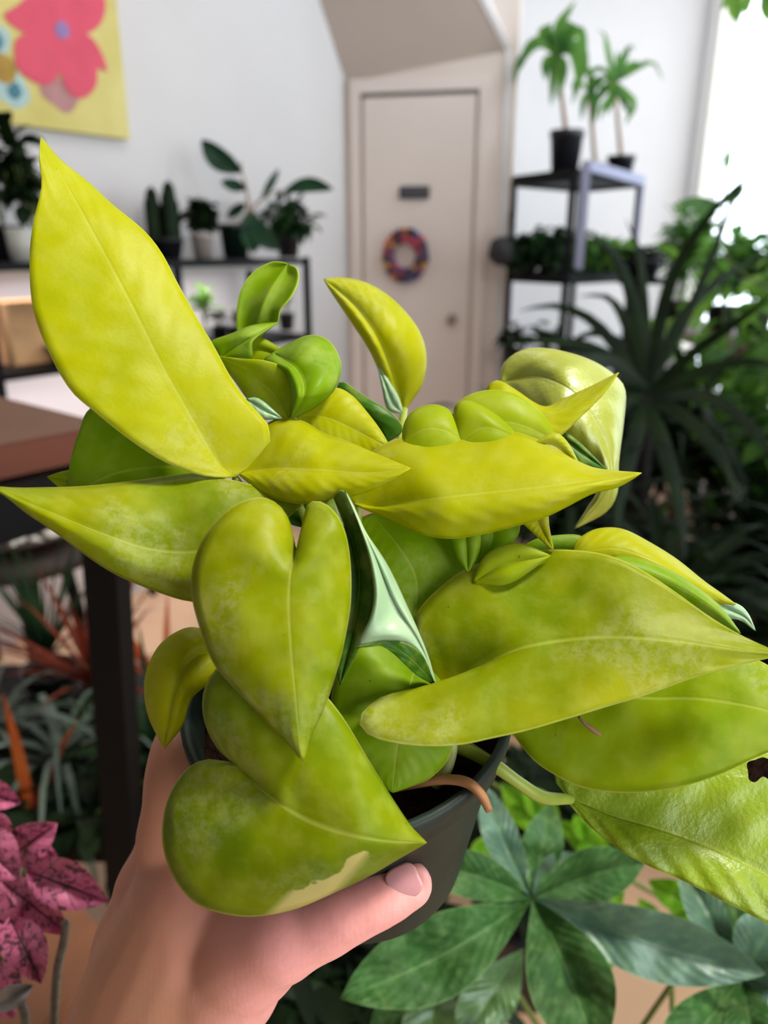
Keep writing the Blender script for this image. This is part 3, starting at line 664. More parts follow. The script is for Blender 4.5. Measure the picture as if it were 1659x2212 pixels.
spiky('air_plant', 'silvery curly air plant close to the black bench leg', 'plant', (-.53, 1.06, zt), .05, .07, M_pot, .02, 50, .27, .014, 3.0, G_silver, ga, lo=.1, hi=1.3)
spiky('grassy_plant', 'thin-leaved dark plant behind the red bromeliad', 'plant', (-.70, 1.40, zt), .055, .07, M_pot, .03, 50, .32, .008, .6, G_deep, ga, lo=.6, hi=1.4)
spiky('grassy_plant', 'dark green grassy plant between the bench leg and the wrist', 'plant', (-.38, 1.07, zt), .055, .07, M_pot, .03, 70, .24, .014, 1.2, G_deep, ga, lo=0, hi=1.3)
bush('leafy_plant', 'low dark leafy plant under the curly air plants', 'plant', (-.61, 1.02, zt), .05, .06, M_pot, 160, .2, .06, .06, .035, G_dark, ga, lo=-.3, hi=.6)
bush('leafy_plant', 'low dark leafy plant at the foot of the black bench leg', 'plant', (-.44, 1.00, zt), .05, .06, M_pot, 140, .16, .06, .06, .035, G_dark, ga, lo=-.3, hi=.6)

for k_, (pts, mt_, w_, d_, lab) in enumerate((([(60, 1760), (40, 1640), (5, 1495)], G_red, .022, 1.16, 'single upright orange bromeliad leaf fan at the left edge'), ([(85, 1745), (120, 1640), (165, 1555)], G_red, .016, 1.2, 'slanting orange leaf between the left edge and the black bench leg'))):
    root = empty('bromeliad', (at(*pts[0], d_).x, at(*pts[0], d_).y, zt)); tag(root, lab, 'plant', ga)
    bm = bmesh.new(); pixblade(bm, pts, w_, d_, .02); finish('leaf', bm, mt_, root)
    bm = bmesh.new(); pixblade(bm, [pts[0], (pts[0][0]+30, pts[0][1]-60), (pts[0][0]+70, pts[0][1]-80)], w_*.7, d_, .03); finish('leaf', bm, G_redd, root)
    bm = bmesh.new(); tube(bm, [root.location, at(*pts[0], d_)], [.012, .008], 8); finish('stem', bm, G_redd, root)
# ------------------------------------------------------------------ leaf patches traced in space
def patch_bm(bm, mid, L, R, dm, eL=0.0, eR=0.0, cup=0.0012, nv=44, nu=9, wav=0.0004, seed=0, pw=.6, me=1.0):
    """blade between two edge curves and a midrib; dm = depths along the midrib, eL/eR = how far each edge stands behind it"""
    uvl = bm.loops.layers.uv.verify()
    m = catmull([(x, y, 0) for x, y in mid], 400); m = [m[round(400*(i/nv)**me)] for i in range(nv+1)]; l = catmull([(x, y, 0) for x, y in L], nv); r = catmull([(x, y, 0) for x, y in R], nv)
    dd = catmull([(d, 0, i*.0001) for i, d in enumerate(dm)], nv)
    eL = eL if isinstance(eL, (list, tuple)) else [eL, eL]; eR = eR if isinstance(eR, (list, tuple)) else [eR, eR]
    def ev(e, t):
        if len(e) == 2: return e[0]*(1-t)+e[1]*t
        s = t*(len(e)-1); i = min(int(s), len(e)-2); return e[i]*(1-(s-i)) + e[i+1]*(s-i)
    dms = []
    for i in range(nv+1):
        s = i/nv*(len(dm)-1); j = min(int(s), len(dm)-2); k_ = s-j; k_ = k_*k_*(3-2*k_); dms.append(dm[j]*(1-k_)+dm[j+1]*k_)
    grid = []
    for i in range(nv+1):
        t = i/nv; sh = math.sin(PI*min(1, max(0, t)))**pw; row = []
        for j in range(-nu, nu+1):
            s = abs(j)/nu; c = l[i] if j < 0 else r[i]; e = ev(eL, t) if j < 0 else ev(eR, t)
            x = m[i].x*(1-s)+c.x*s; y = m[i].y*(1-s)+c.y*s
            d = dms[i] + e*sh*s - cup*sh*4*s*(1-s)
            d += wav*noise.noise(Vector((x/70, y/70, seed*3.1)))*2*sh
            row.append((at(x, y, d), (.5+.5*j/nu, t)))
        grid.append(row)
    vs = [[bm.verts.new(p) for p, _ in row] for row in grid]
    for i in range(nv):
        for j in range(2*nu):
            try: f = bm.faces.new((vs[i][j], vs[i][j+1], vs[i+1][j+1], vs[i+1][j]))
            except ValueError: continue
            q = ((i, j), (i, j+1), (i+1, j+1), (i+1, j))
            for lp, (a, b) in zip(f.loops, q): lp[uvl].uv = grid[a][b][1]
def blade(name, mat, parent, patches, thick=.00035):
    bm = bmesh.new()
    for p in patches: patch_bm(bm, **p)
    bmesh.ops.remove_doubles(bm, verts=bm.verts, dist=1e-5)
    o = finish(name, bm, mat, parent)
    if thick:
        s = o.modifiers.new('thickness', 'SOLIDIFY'); s.thickness = thick; s.offset = 0
    return o
def D_(mid, L, R, dm, **k): return dict(mid=mid, L=L, R=R, dm=dm, **k)

PY = leafmat('pothos_yellow', 'BFC100', 'B2B800', seed=1, scuff=.22, trans=.52)
PL = leafmat('pothos_lime', 'A4B604', '82A202', seed=2, scuff=.28, trans=.52)
PO = leafmat('pothos_olive_lime', 'A6AC02', '809800', seed=3, scuff=.27, trans=.5)
PG = leafmat('pothos_bright_green', '93B608', '7CA404', seed=4, scuff=.2, trans=.52)
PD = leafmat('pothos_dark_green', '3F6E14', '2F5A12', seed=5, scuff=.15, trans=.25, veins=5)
PV = leafmat('pothos_variegated', '909E00', '6C8C00', seed=6, scuff=.2, trans=.45, patch=(.60, .80, 1, 'D8CE80'))
PS = leafmat('pothos_silvery', 'A2BE98', '82A87E', seed=7, scuff=.5, trans=.2, rim='B8C8A0', wax=.03, veins=5)
PB = leafmat('pothos_blistered', 'A4BC0C', '8EAA06', seed=8, scuff=.05, bumpy=1.3, veins=9, rough=.3, wax=.03, trans=.5)
PW = leafmat('pothos_sheen', 'B4BC20', 'A3AE10', seed=9, scuff=.3, bumpy=.7, veins=8, rough=.36, wax=.10, trans=.45)

PLs = leafmat('pothos_lime_smooth', 'A6B804', '96AC02', seed=12, scuff=.15, trans=.52, veins=3, bumpy=.1)
PGs = leafmat('pothos_green_smooth', '8FB208', '7CA404', seed=13, scuff=.15, trans=.52, veins=3, bumpy=.1)

# pot of the pothos --------------------------------------------------
pc = at(751, 1481, .246)                              # centre of the pot rim
ax = (UP*.807 - FW*.591 - RT*.043).normalized()
hero = empty('potted_pothos', pc - ax*.095); tag(hero, 'neon yellow-green pothos in a green nursery pot held up in the hand', 'plant')
RR = .0535
bm = bmesh.new()
lathe(bm, [(0, -.094), (.036, -.094), (.0385, -.091), (RR*.93, -.014), (RR*.94, -.012), (RR*.985, -.011), (RR*1.0, -.001), (RR*.985, 0), (RR*.955, 0), (RR*.94, -.003), (RR*.90, -.016), (.037, -.090), (0, -.090)], pc, ax, 64)
finish('pot', bm, M_greenpot, hero)
bm = bmesh.new(); lathe(bm, [(0, -.013), (.012, -.012), (.024, -.0135), (.036, -.012), (.044, -.014), (RR*.905, -.015)], pc, ax, 72)
for v in bm.verts: v.co += ax*(.0022*noise.noise(v.co*160)+.0012*noise.noise(v.co*500))
finish('soil', bm, M_soil, hero)

LV = [
 # name, material, patches
 # A big upright leaf, upper left
 (PY, [D_([(508, 1030), (475, 1005), (440, 950), (400, 880), (345, 780), (285, 660), (200, 500), (130, 375), (88, 295)],
   [(508, 1030), (500, 1032), (440, 1028), (360, 1000), (280, 950), (205, 890), (150, 840), (100, 750), (70, 660), (64, 560), (72, 480), (90, 400), (84, 345), (88, 295)],
   [(508, 1030), (530, 1016), (565, 995), (583, 960), (578, 915), (560, 895), (510, 835), (460, 745), (430, 695), (385, 615), (350, 548), (310, 498), (240, 440), (190, 393), (130, 345), (88, 295)],
   (.226, .220, .222, .226), eL=-.010, eR=.010, cup=.001)]),
 # B heart leaf facing the camera
 (PO, [D_([(641, 1188), (628, 1240), (624, 1300), (629, 1400), (640, 1520), (648, 1600), (655, 1647)],
   [(641, 1188), (627, 1165), (628, 1135), (605, 1095), (565, 1075), (510, 1090), (455, 1140), (420, 1210), (414, 1280), (430, 1350), (460, 1430), (500, 1478), (540, 1520), (585, 1568), (625, 1610), (655, 1647)],
   [(641, 1188), (668, 1183), (674, 1150), (667, 1112), (664, 1090), (682, 1083), (708, 1092), (738, 1130), (755, 1200), (757, 1300), (740, 1400), (720, 1470), (700, 1530), (672, 1590), (655, 1647)],
   (.206, .195, .190, .190), eL=.006, eR=.009, cup=.002, me=1.7)]),
 # C big front leaf over the thumb
 (PV, [D_([(517, 1652), (560, 1700), (640, 1758), (720, 1793), (820, 1815), (922, 1820)],
   [(517, 1652), (500, 1640), (475, 1622), (450, 1580), (438, 1530), (445, 1480), (475, 1440), (540, 1425), (620, 1440), (690, 1490), (740, 1550), (800, 1650), (850, 1730), (890, 1788), (922, 1820)],
   [(517, 1652), (480, 1644), (440, 1642), (400, 1665), (365, 1720), (351, 1785), (357, 1850), (385, 1910), (430, 1955), (500, 1976), (560, 1978), (640, 1962), (720, 1928), (800, 1890), (860, 1855), (922, 1820)],
   (.206, .197, .194, .203), eL=.010, eR=.012, cup=.003)]),
 # D wide leaf pointing left
 (PO, [D_([(650, 1092), (540, 1165), (425, 1192), (330, 1188), (240, 1160), (120, 1112), (-22, 1050)],
   [(650, 1092), (600, 1062), (520, 1042), (450, 1026), (400, 1024), (280, 1040), (180, 1051), (80, 1054), (30, 1054), (-22, 1050)],
   [(650, 1092), (622, 1120), (604, 1170), (570, 1245), (500, 1295), (415, 1299), (340, 1278), (250, 1240), (180, 1195), (120, 1150), (60, 1110), (20, 1078), (-22, 1050)],
   (.222, .213, .206, .206), eL=.012, eR=.004, cup=.003)]),
 # E round leaf behind A, left
 (PG, [D_([(450, 1010), (330, 1010), (230, 1030), (140, 1085)],
   [(450, 1010), (420, 930), (330, 860), (205, 876), (170, 935), (152, 1000), (148, 1045), (140, 1085)],
   [(450, 1010), (420, 1080), (300, 1130), (200, 1120), (140, 1085)],
   (.245, .238, .236), eL=.004, eR=.004)]),
 (PLs, [D_([(260, 1050), (180, 1042), (102, 1030)], [(260, 1050), (190, 1015), (140, 1018), (102, 1030)], [(260, 1050), (200, 1085), (140, 1060), (102, 1030)], (.243, .242, .243))]),
 # H top centre leaf
 (PY, [D_([(512, 1022), (600, 1012), (700, 1016), (800, 1022), (888, 1012)],
   [(512, 1022), (520, 975), (565, 925), (600, 905), (635, 905), (665, 915), (700, 936), (760, 958), (820, 984), (888, 1012)],
   [(512, 1022), (560, 1060), (620, 1085), (690, 1086), (740, 1077), (800, 1060), (850, 1036), (888, 1012)],
   (.228, .220, .214), eL=.016, eR=-.003, cup=.003)]),
 # I broad yellow leaf pointing right
 (PY, [D_([(770, 1092), (830, 1094), (900, 1082), (1050, 1066), (1200, 1050), (1300, 1036), (1386, 1022)],
   [(770, 1092), (730, 1075), (735, 1035), (780, 995), (815, 968), (860, 948), (920, 938), (990, 936), (1040, 929), (1100, 931), (1150, 945), (1200, 967), (1255, 1000), (1300, 1014), (1386, 1022)],
   [(770, 1092), (800, 1105), (850, 1127), (900, 1150), (960, 1163), (1020, 1158), (1100, 1140), (1170, 1120), (1225, 1094), (1280, 1066), (1335, 1052), (1386, 1022)],
   (.232, .220, .219, .222), eL=.020, eR=.002, cup=.003)]),
 # K broad leaf at lower right
 (PO, [D_([(942, 1484), (1000, 1468), (1060, 1430), (1150, 1395), (1300, 1377), (1450, 1385), (1600, 1405), (1692, 1414)],
   [(942, 1484), (915, 1450), (900, 1390), (893, 1345), (910, 1310), (940, 1278), (1000, 1232), (1080, 1202), (1170, 1188), (1260, 1190), (1330, 1205), (1400, 1240), (1460, 1280), (1530, 1330), (1600, 1372), (1692, 1414)],
   [(942, 1484), (928, 1502), (870, 1495), (820, 1508), (782, 1540), (776, 1565), (800, 1590), (860, 1606), (930, 1612), (1000, 1608), (1060, 1595), (1130, 1580), (1200, 1560), (1300, 1530), (1400, 1500), (1480, 1470), (1570, 1443), (1692, 1414)],
   (.230, .218, .210, .208), eL=(.004, .014, .012, .006), eR=(-.030, -.016, -.006, 0), cup=(-.001))]),
 # L leaf below K
 (PL, [D_([(1180, 1480), (1300, 1500), (1400, 1508), (1520, 1510), (1660, 1536), (1790, 1585)],
   [(1180, 1480), (1220, 1420), (1400, 1390), (1560, 1400), (1680, 1450), (1760, 1530), (1790, 1585)],
   [(1180, 1480), (1120, 1520), (1090, 1560), (1112, 1592), (1150, 1640), (1200, 1675), (1260, 1702), (1330, 1712), (1400, 1711), (1480, 1697), (1560, 1670), (1640, 1632), (1720, 1605), (1790, 1585)],
   (.235, .228, .222, .225), eL=.006, eR=-.003)]),
 # M blistered leaf bottom right
 (PB, [D_([(1235, 1728), (1330, 1765), (1450, 1800), (1600, 1860), (1750, 1950), (1850, 2060)],
   [(1235, 1728), (1200, 1690), (1198, 1665), (1230, 1640), (1350, 1610), (1550, 1580), (1700, 1620), (1800, 1760), (1850, 2060)],
   [(1235, 1728), (1230, 1738), (1280, 1790), (1330, 1830), (1400, 1870), (1470, 1900), (1540, 1935), (1600, 1965), (1659, 1995), (1760, 2040), (1850, 2060)],
   (.250, .243, .238, .240), eL=.010, eR=-.004)]),
 # N right back leaf with folded tip
 (PY, [D_([(1240, 1195), (1330, 1185), (1420, 1215), (1520, 1270), (1590, 1306)],
   [(1240, 1195), (1245, 1170), (1275, 1148), (1310, 1140), (1350, 1145), (1400, 1170), (1460, 1207), (1520, 1255), (1562, 1285), (1590, 1306)],
   [(1240, 1195), (1300, 1230), (1400, 1260), (1500, 1300), (1590, 1306)],
   (.236, .232, .234), eL=.008, eR=.002)]),
 (PS, [D_([(1530, 1290), (1580, 1318), (1612, 1335), (1632, 1363)], [(1530, 1290), (1590, 1304), (1615, 1325), (1632, 1363)], [(1530, 1290), (1560, 1330), (1600, 1340), (1632, 1363)], (.235, .236, .237), nv=16)]),
 (PGs, [D_([(1300, 1230), (1420, 1250), (1520, 1300), (1600, 1368)], [(1300, 1230), (1330, 1203), (1390, 1210), (1460, 1240), (1520, 1280), (1560, 1315), (1600, 1368)], [(1300, 1230), (1380, 1290), (1500, 1340), (1600, 1368)], (.228, .226, .222), eL=.004, eR=.006)]),
 # O drooping leaf top right
 (PW, [D_([(1080, 828), (1160, 812), (1240, 850), (1296, 930), (1322, 1010), (1300, 1075), (1240, 1143)],
   [(1080, 828), (1120, 880), (1190, 930), (1240, 970), (1290, 1005), (1290, 1060), (1270, 1095), (1240, 1143)],
   [(1080, 828), (1085, 790), (1120, 760), (1170, 752), (1235, 764), (1290, 785), (1335, 818), (1351, 850), (1346, 920), (1336, 1000), (1334, 1060), (1310, 1105), (1240, 1143)],
   (.285, .262, .262, .275), eL=.004, eR=(.014, .018, .012), cup=.004)]),
 (PS, [D_([(1195, 925), (1250, 950), (1300, 990), (1330, 1015)], [(1195, 925), (1230, 880), (1270, 840), (1318, 870), (1332, 950), (1330, 1015)], [(1195, 925), (1240, 970), (1290, 1003), (1330, 1015)], (.262, .258, .266), nv=20)] if False else None),
 # P pointed leaf
 (PY, [D_([(1010, 905), (1100, 900), (1190, 895), (1260, 865), (1337, 805)],
   [(1010, 905), (1050, 862), (1052, 838), (1075, 822), (1110, 840), (1172, 878), (1215, 862), (1270, 838), (1310, 818), (1337, 805)],
   [(1010, 905), (1060, 960), (1140, 975), (1200, 950), (1250, 905), (1300, 855), (1337, 805)],
   (.250, .246, .247), eL=.006, eR=-.002)]),
 (PLs, [D_([(1010, 960), (1070, 915), (1130, 920), (1202, 955)], [(1010, 960), (980, 890), (1005, 858), (1055, 843), (1110, 850), (1160, 882), (1190, 920), (1202, 955)], [(1010, 960), (1080, 1000), (1150, 990), (1202, 955)], (.240, .239, .241), eL=.004)]),
 (PLs, [D_([(985, 965), (1040, 925), (1090, 935), (1130, 960)], [(985, 965), (980, 910), (990, 872), (1020, 868), (1070, 895), (1105, 925), (1130, 960)], [(985, 965), (1030, 990), (1080, 990), (1130, 960)], (.236, .235, .237), eL=.004, nv=26)]),
 (PLs, [D_([(868, 965), (910, 930), (960, 930), (1005, 960)], [(868, 965), (872, 920), (890, 890), (925, 875), (960, 880), (985, 905), (1005, 960)], [(868, 965), (900, 1000), (960, 1000), (1005, 960)], (.236, .234, .236), eL=.006, nv=26)]),
 (PY, [D_([(1150, 960), (1200, 960), (1255, 1010)], [(1150, 960), (1195, 935), (1225, 955), (1255, 1010)], [(1150, 960), (1190, 1010), (1255, 1010)], (.235, .235, .234), nv=14)]),
 (PD, [D_([(1200, 935), (1250, 970), (1310, 1015)], [(1200, 935), (1212, 930), (1250, 955), (1310, 1015)], [(1200, 935), (1230, 1000), (1310, 1015)], (.248, .246, .246), nv=14)]),
 # Q upright leaf top centre
 (PY, [D_([(873, 890), (850, 810), (815, 730), (765, 660), (699, 603)],
   [(873, 890), (892, 862), (912, 830), (921, 780), (912, 730), (885, 685), (840, 640), (790, 611), (740, 600), (699, 603)],
   [(873, 890), (840, 860), (822, 810), (800, 760), (770, 712), (735, 660), (715, 630), (699, 603)],
   (.292, .280, .284), eL=.006, eR=.004, cup=.004)]),
 (PS, [D_([(870, 893), (848, 870), (832, 830), (815, 785)], [(870, 893), (862, 862), (845, 830), (815, 785)], [(870, 893), (838, 885), (826, 840), (815, 785)], (.287, .284, .284), nv=16, nu=4)]),
 # R dark leaf
 (PD, [D_([(728, 838), (780, 885), (830, 940)], [(728, 838), (740, 824), (790, 858), (840, 888), (866, 915), (868, 935), (830, 960)], [(728, 838), (760, 900), (800, 960), (830, 960)], (.262, .258, .258), nv=20)]),
 # S pale leaf behind H
 (PY, [D_([(640, 900), (700, 900), (770, 930), (845, 970)], [(640, 900), (660, 860), (720, 838), (760, 855), (800, 900), (825, 935), (845, 970)], [(640, 900), (680, 980), (760, 1010), (845, 970)], (.246, .243, .240), eL=.004)]),
 # T curled leaf
 (PLs, [D_([(626, 908), (590, 850), (540, 810), (462, 768)], [(626, 908), (640, 850), (618, 800), (578, 780), (520, 775), (462, 768)], [(626, 908), (585, 905), (545, 875), (505, 820), (462, 768)], (.240, .243, .246), eL=-.004, eR=.002)]),
 (PGs, [D_([(626, 908), (655, 850), (640, 800), (590, 762)], [(626, 908), (630, 850), (612, 805), (572, 780), (590, 762)], [(626, 908), (680, 880), (722, 842), (737, 795), (725, 755), (700, 730), (665, 725), (625, 742), (590, 762)], (.240, .232, .238, .246), eL=.004, eR=.010, cup=.004)]),
 (PS, [D_([(530, 862), (570, 885), (612, 905)], [(530, 862), (560, 862), (612, 905)], [(530, 862), (560, 902), (612, 905)], (.238, .236, .236), nv=10, nu=4)]),
 # U small curled leaf
 (PGs, [D_([(545, 745), (560, 690), (585, 630), (622, 570)], [(545, 745), (515, 720), (511, 680), (520, 628), (545, 590), (580, 568), (605, 566), (622, 570)], [(545, 745), (575, 715), (600, 696), (606, 670), (630, 640), (645, 605), (641, 580), (622, 570)], (.262, .258, .262), eL=.004, eR=-.004, cup=-.003)]),
 (PGs, [D_([(475, 775), (510, 745), (560, 722), (603, 696)], [(475, 775), (452, 742), (500, 721), (545, 703), (603, 696)], [(475, 775), (540, 778), (545, 740), (575, 712), (603, 696)], (.250, .248, .255), eL=.002, cup=.002)]),
 (PLs, [D_([(530, 790), (555, 755), (608, 770)], [(530, 790), (535, 730), (560, 728), (608, 752)], [(530, 790), (570, 800), (608, 790)], (.256, .256, .256), nv=16)]),
 # J folded leaf in the middle, silvery underside
 (PS, [D_([(943, 1482), (905, 1385), (850, 1300), (805, 1190), (745, 1060)], [(943, 1482), (918, 1400), (862, 1272), (830, 1210), (790, 1150), (762, 1090), (745, 1060)],
          [(943, 1482), (908, 1412), (870, 1388), (820, 1384), (770, 1398), (798, 1340), (809, 1285), (800, 1210), (775, 1130), (745, 1060)], (.222, .208, .205, .208), eL=.006, eR=-.004, cup=.004)]),
 (PD, [D_([(943, 1484), (890, 1425), (840, 1395), (770, 1399)], [(943, 1484), (910, 1412), (850, 1383), (770, 1397)], [(943, 1484), (895, 1455), (850, 1412), (815, 1393), (770, 1401)], (.222, .206, .202), nv=22, nu=5, cup=.0)]),
 (PD, [D_([(722, 1075), (765, 1180), (775, 1290), (735, 1480)], [(722, 1075), (736, 1058), (752, 1072), (785, 1150), (805, 1220), (811, 1290), (780, 1390), (735, 1480)], [(722, 1075), (705, 1095), (730, 1180), (735, 1290), (720, 1400), (735, 1480)], (.216, .210, .209, .216), eL=-.003)]),
 # X wide leaf below I
 (PG, [D_([(800, 1110), (860, 1180), (900, 1260), (890, 1370)], [(800, 1110), (900, 1110), (1000, 1150), (1030, 1220), (980, 1300), (890, 1370)], [(800, 1110), (770, 1130), (770, 1200), (800, 1300), (890, 1370)], (.240, .234, .232), eL=.004)]),
 (PGs, [D_([(1000, 1120), (1008, 1180), (1011, 1237)], [(1000, 1120), (975, 1150), (985, 1200), (1011, 1237)], [(1000, 1120), (1035, 1150), (1033, 1200), (1011, 1237)], (.231, .229, .229), nv=18)]),
 (PGs, [D_([(1060, 1110), (1062, 1170), (1025, 1232)], [(1060, 1110), (1025, 1140), (1030, 1190), (1025, 1232)], [(1060, 1110), (1118, 1125), (1119, 1155), (1098, 1178), (1060, 1202), (1025, 1232)], (.236, .234, .233), nv=18)]),
 (PLs, [D_([(1020, 1260), (1090, 1220), (1190, 1200)], [(1020, 1260), (1040, 1210), (1080, 1180), (1120, 1173), (1190, 1200)], [(1020, 1260), (1100, 1260), (1190, 1200)], (.228, .226, .226), nv=16)]),
 (PY, [D_([(1150, 1095), (1170, 1140), (1196, 1189)], [(1150, 1095), (1120, 1115), (1150, 1150), (1196, 1189)], [(1150, 1095), (1180, 1100), (1186, 1140), (1196, 1189)], (.229, .228, .227), nv=16, nu=5)]),
 (PGs, [D_([(1110, 1200), (1190, 1190), (1290, 1190)], [(1110, 1200), (1150, 1168), (1200, 1157), (1255, 1158), (1290, 1190)], [(1110, 1200), (1190, 1230), (1290, 1190)], (.246, .246, .246), nv=16)]),
 # DD bright leaf below centre
 (PG, [D_([(905, 1420), (880, 1500), (860, 1600), (848, 1712)], [(905, 1420), (850, 1395), (780, 1392), (735, 1440), (715, 1520), (740, 1600), (800, 1680), (848, 1712)], [(905, 1420), (950, 1470), (985, 1540), (972, 1630), (930, 1680), (890, 1698), (848, 1712)], (.230, .220, .213, .212), eL=.002, eR=.004)]),
 # FF small leaf at the left
 (PY, [D_([(480, 1410), (420, 1420), (375, 1500), (355, 1617)], [(480, 1410), (470, 1370), (430, 1357), (395, 1359), (348, 1390), (320, 1440), (312, 1490), (322, 1550), (355, 1617)], [(480, 1410), (500, 1430), (470, 1462), (440, 1484), (412, 1512), (392, 1570), (355, 1617)], (.236, .228, .230), eL=.008, eR=.004, cup=.004)]),
 # filler leaves low in the crown, seen through gaps
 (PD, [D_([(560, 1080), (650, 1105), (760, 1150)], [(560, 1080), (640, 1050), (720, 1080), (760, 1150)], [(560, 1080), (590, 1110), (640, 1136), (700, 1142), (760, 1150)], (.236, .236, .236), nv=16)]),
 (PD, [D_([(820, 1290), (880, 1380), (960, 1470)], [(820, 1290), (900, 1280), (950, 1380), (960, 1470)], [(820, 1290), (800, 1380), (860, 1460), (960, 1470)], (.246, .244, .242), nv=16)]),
]
for i, e in enumerate(LV):
    if e[1] is None: continue
    for q in e[1]: q.setdefault('seed', i)
    blade('leaf', e[0], hero, e[1])
# stems
def pstem(name, pts, rad, mat, sides=10):
    bm = bmesh.new(); tube(bm, [at(*p) for p in pts], rad, sides, True); return finish(name, bm, mat, hero)
M_pst = simple('pothos_stem', '8FA03A', .45, .12, 60); M_cream = simple('pale_stem', 'B9C07A', .45, .1, 60); M_root = simple('aerial_root', 'A8764E', .7, .15, 80)
pstem('stem', [(900, 1600, .240), (985, 1612, .233), (1060, 1648, .228), (1120, 1690, .229), (1172, 1722, .235), (1232, 1726, .248)], [.0022, .0022, .0021, .0019, .0021, .0017], M_pst)
pstem('stem', [(895, 1596, .243), (990, 1606, .2350), (1075, 1656, .2295), (1150, 1710, .233)], [.0018, .0018, .0017, .001], M_pst)
pstem('stem', [(975, 1590, .230), (974, 1625, .229), (963, 1665, .226), (940, 1696, .228)], [.0019, .0019, .0018, .0018], M_cream)
pstem('aerial_root', [(850, 1704, .225), (900, 1693, .220), (960, 1684, .2165), (1008, 1690, .213), (1038, 1715, .211), (1056, 1750, .212)], [.0012, .0013, .0014, .0015, .0014, .0011], M_root)
pstem('stem', [(873, 885, .292), (868, 925, .285), (862, 1000, .275), (840, 1250, .262), (800, 1500, .262)], [.0014, .0015, .0017, .002, .002], M_pst)
for (px, py, d) in ((508, 1032, .228), (641, 1188, .214), (517, 1652, .217), (648, 1092, .224), (775, 1092, .233), (945, 1484, .232), (1240, 1195, .237), (1082, 828, .286), (1000, 930, .250), (626, 906, .242), (480, 1410, .238), (905, 1420, .240)):
    c = at(760, 1560, .262)
    mx, my = (px*.5+760*.5), (py*.55+1540*.45)
    pstem('stem', [(px, py, d), (px*.8+760*.2, py*.85+1540*.15, max(d, .236)+.004), (mx, my, .252), (760+(px-760)*.12, 1560, .268)], [.0011, .0014, .0017, .0019], M_pst, 8)
# dry bit caught on the leaf and the torn brown slit
bm = bmesh.new(); tube(bm, [at(1250, 1548, .2222), at(1262, 1562, .2218), at(1280, 1576, .2218), at(1296, 1587, .222)], [.0004, .0006, .0008, .0006], 6); finish('dry_fibre', bm, M_trunk, hero)
bm = bmesh.new(); q = [at(p.x, p.y, .2335) for p in catmull([(x, y, 0) for x, y in ((1616, 1668), (1614, 1648), (1632, 1641), (1650, 1636), (1668, 1646), (1674, 1664), (1664, 1684), (1646, 1676), (1630, 1688), (1618, 1684), (1616, 1668))], 40)[:-1]]; prism(bm, q, -FW*.0006); finish('brown_spot', bm, M_soil, hero, False)

# ------------------------------------------------------------------ hand
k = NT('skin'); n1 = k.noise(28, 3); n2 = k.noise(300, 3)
col = k.mix(k.ramp(n1, .40, .65), lin('B27E62'), lin('B07862')); sx = k.n('SeparateXYZ'); k.put(sx.inputs[0], k.n('TexCoord').outputs['Object']); lit_pinkf = k.ramp(k.math('ADD', sx.outputs[0], k.math('MULTIPLY', k.noise(20, 2), .04)), -.045, -.012); col = k.mix(lit_pinkf, col, lin('EFA8A2')); col = k.mix(k.math('MULTIPLY', k.ramp(n2, .4, .8), .2), col, lin('C47F6C'))  # thumb naturally pinker; its light and the arm's shade also painted in along x
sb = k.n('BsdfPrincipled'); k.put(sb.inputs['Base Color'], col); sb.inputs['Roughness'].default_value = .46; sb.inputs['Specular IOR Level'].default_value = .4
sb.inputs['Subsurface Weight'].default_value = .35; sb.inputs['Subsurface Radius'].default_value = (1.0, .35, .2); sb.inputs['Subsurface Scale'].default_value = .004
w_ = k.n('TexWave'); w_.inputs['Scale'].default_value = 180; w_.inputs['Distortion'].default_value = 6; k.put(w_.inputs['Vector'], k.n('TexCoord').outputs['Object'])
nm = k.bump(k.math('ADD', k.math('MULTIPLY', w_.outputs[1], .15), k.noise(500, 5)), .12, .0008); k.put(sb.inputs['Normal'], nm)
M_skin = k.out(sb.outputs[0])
bm = bmesh.new()
def limb(pts, rads, flat=1.0):
    P3 = [at(*p) for p in pts]; tube(bm, P3, rads, 18, True, 8*(len(pts)-1), flat)
    for e, r in ((P3[0], rads[0]), (P3[-1], rads[-1])): bmesh.ops.create_icosphere(bm, subdivisions=3, radius=r, matrix=Matrix.Translation(e))
# forearm, wrist and back of hand
limb([(60, 2900, .40), (215, 2480, .325), (325, 2230, .285), (385, 2080, .270), (425, 1960, .266)], [.040, .034, .0310, .0295, .024])
limb([(360, 2200, .296), (350, 2060, .285), (365, 1930, .280), (385, 1830, .280)], [.028, .026, .020, .0155])
limb([(400, 2200, .283), (480, 2100, .262), (560, 2040, .250)], [.024, .022, .0150])
# thumb
limb([(455, 2120, .268), (530, 2060, .252), (610, 2022, .238), (690, 1995, .234), (745, 1966, .2315), (805, 1942, .230), (850, 1924, .2295), (884, 1911, .2295)], [.021, .0178, .0138, .0110, .0104, .0094, .0086, .0072])
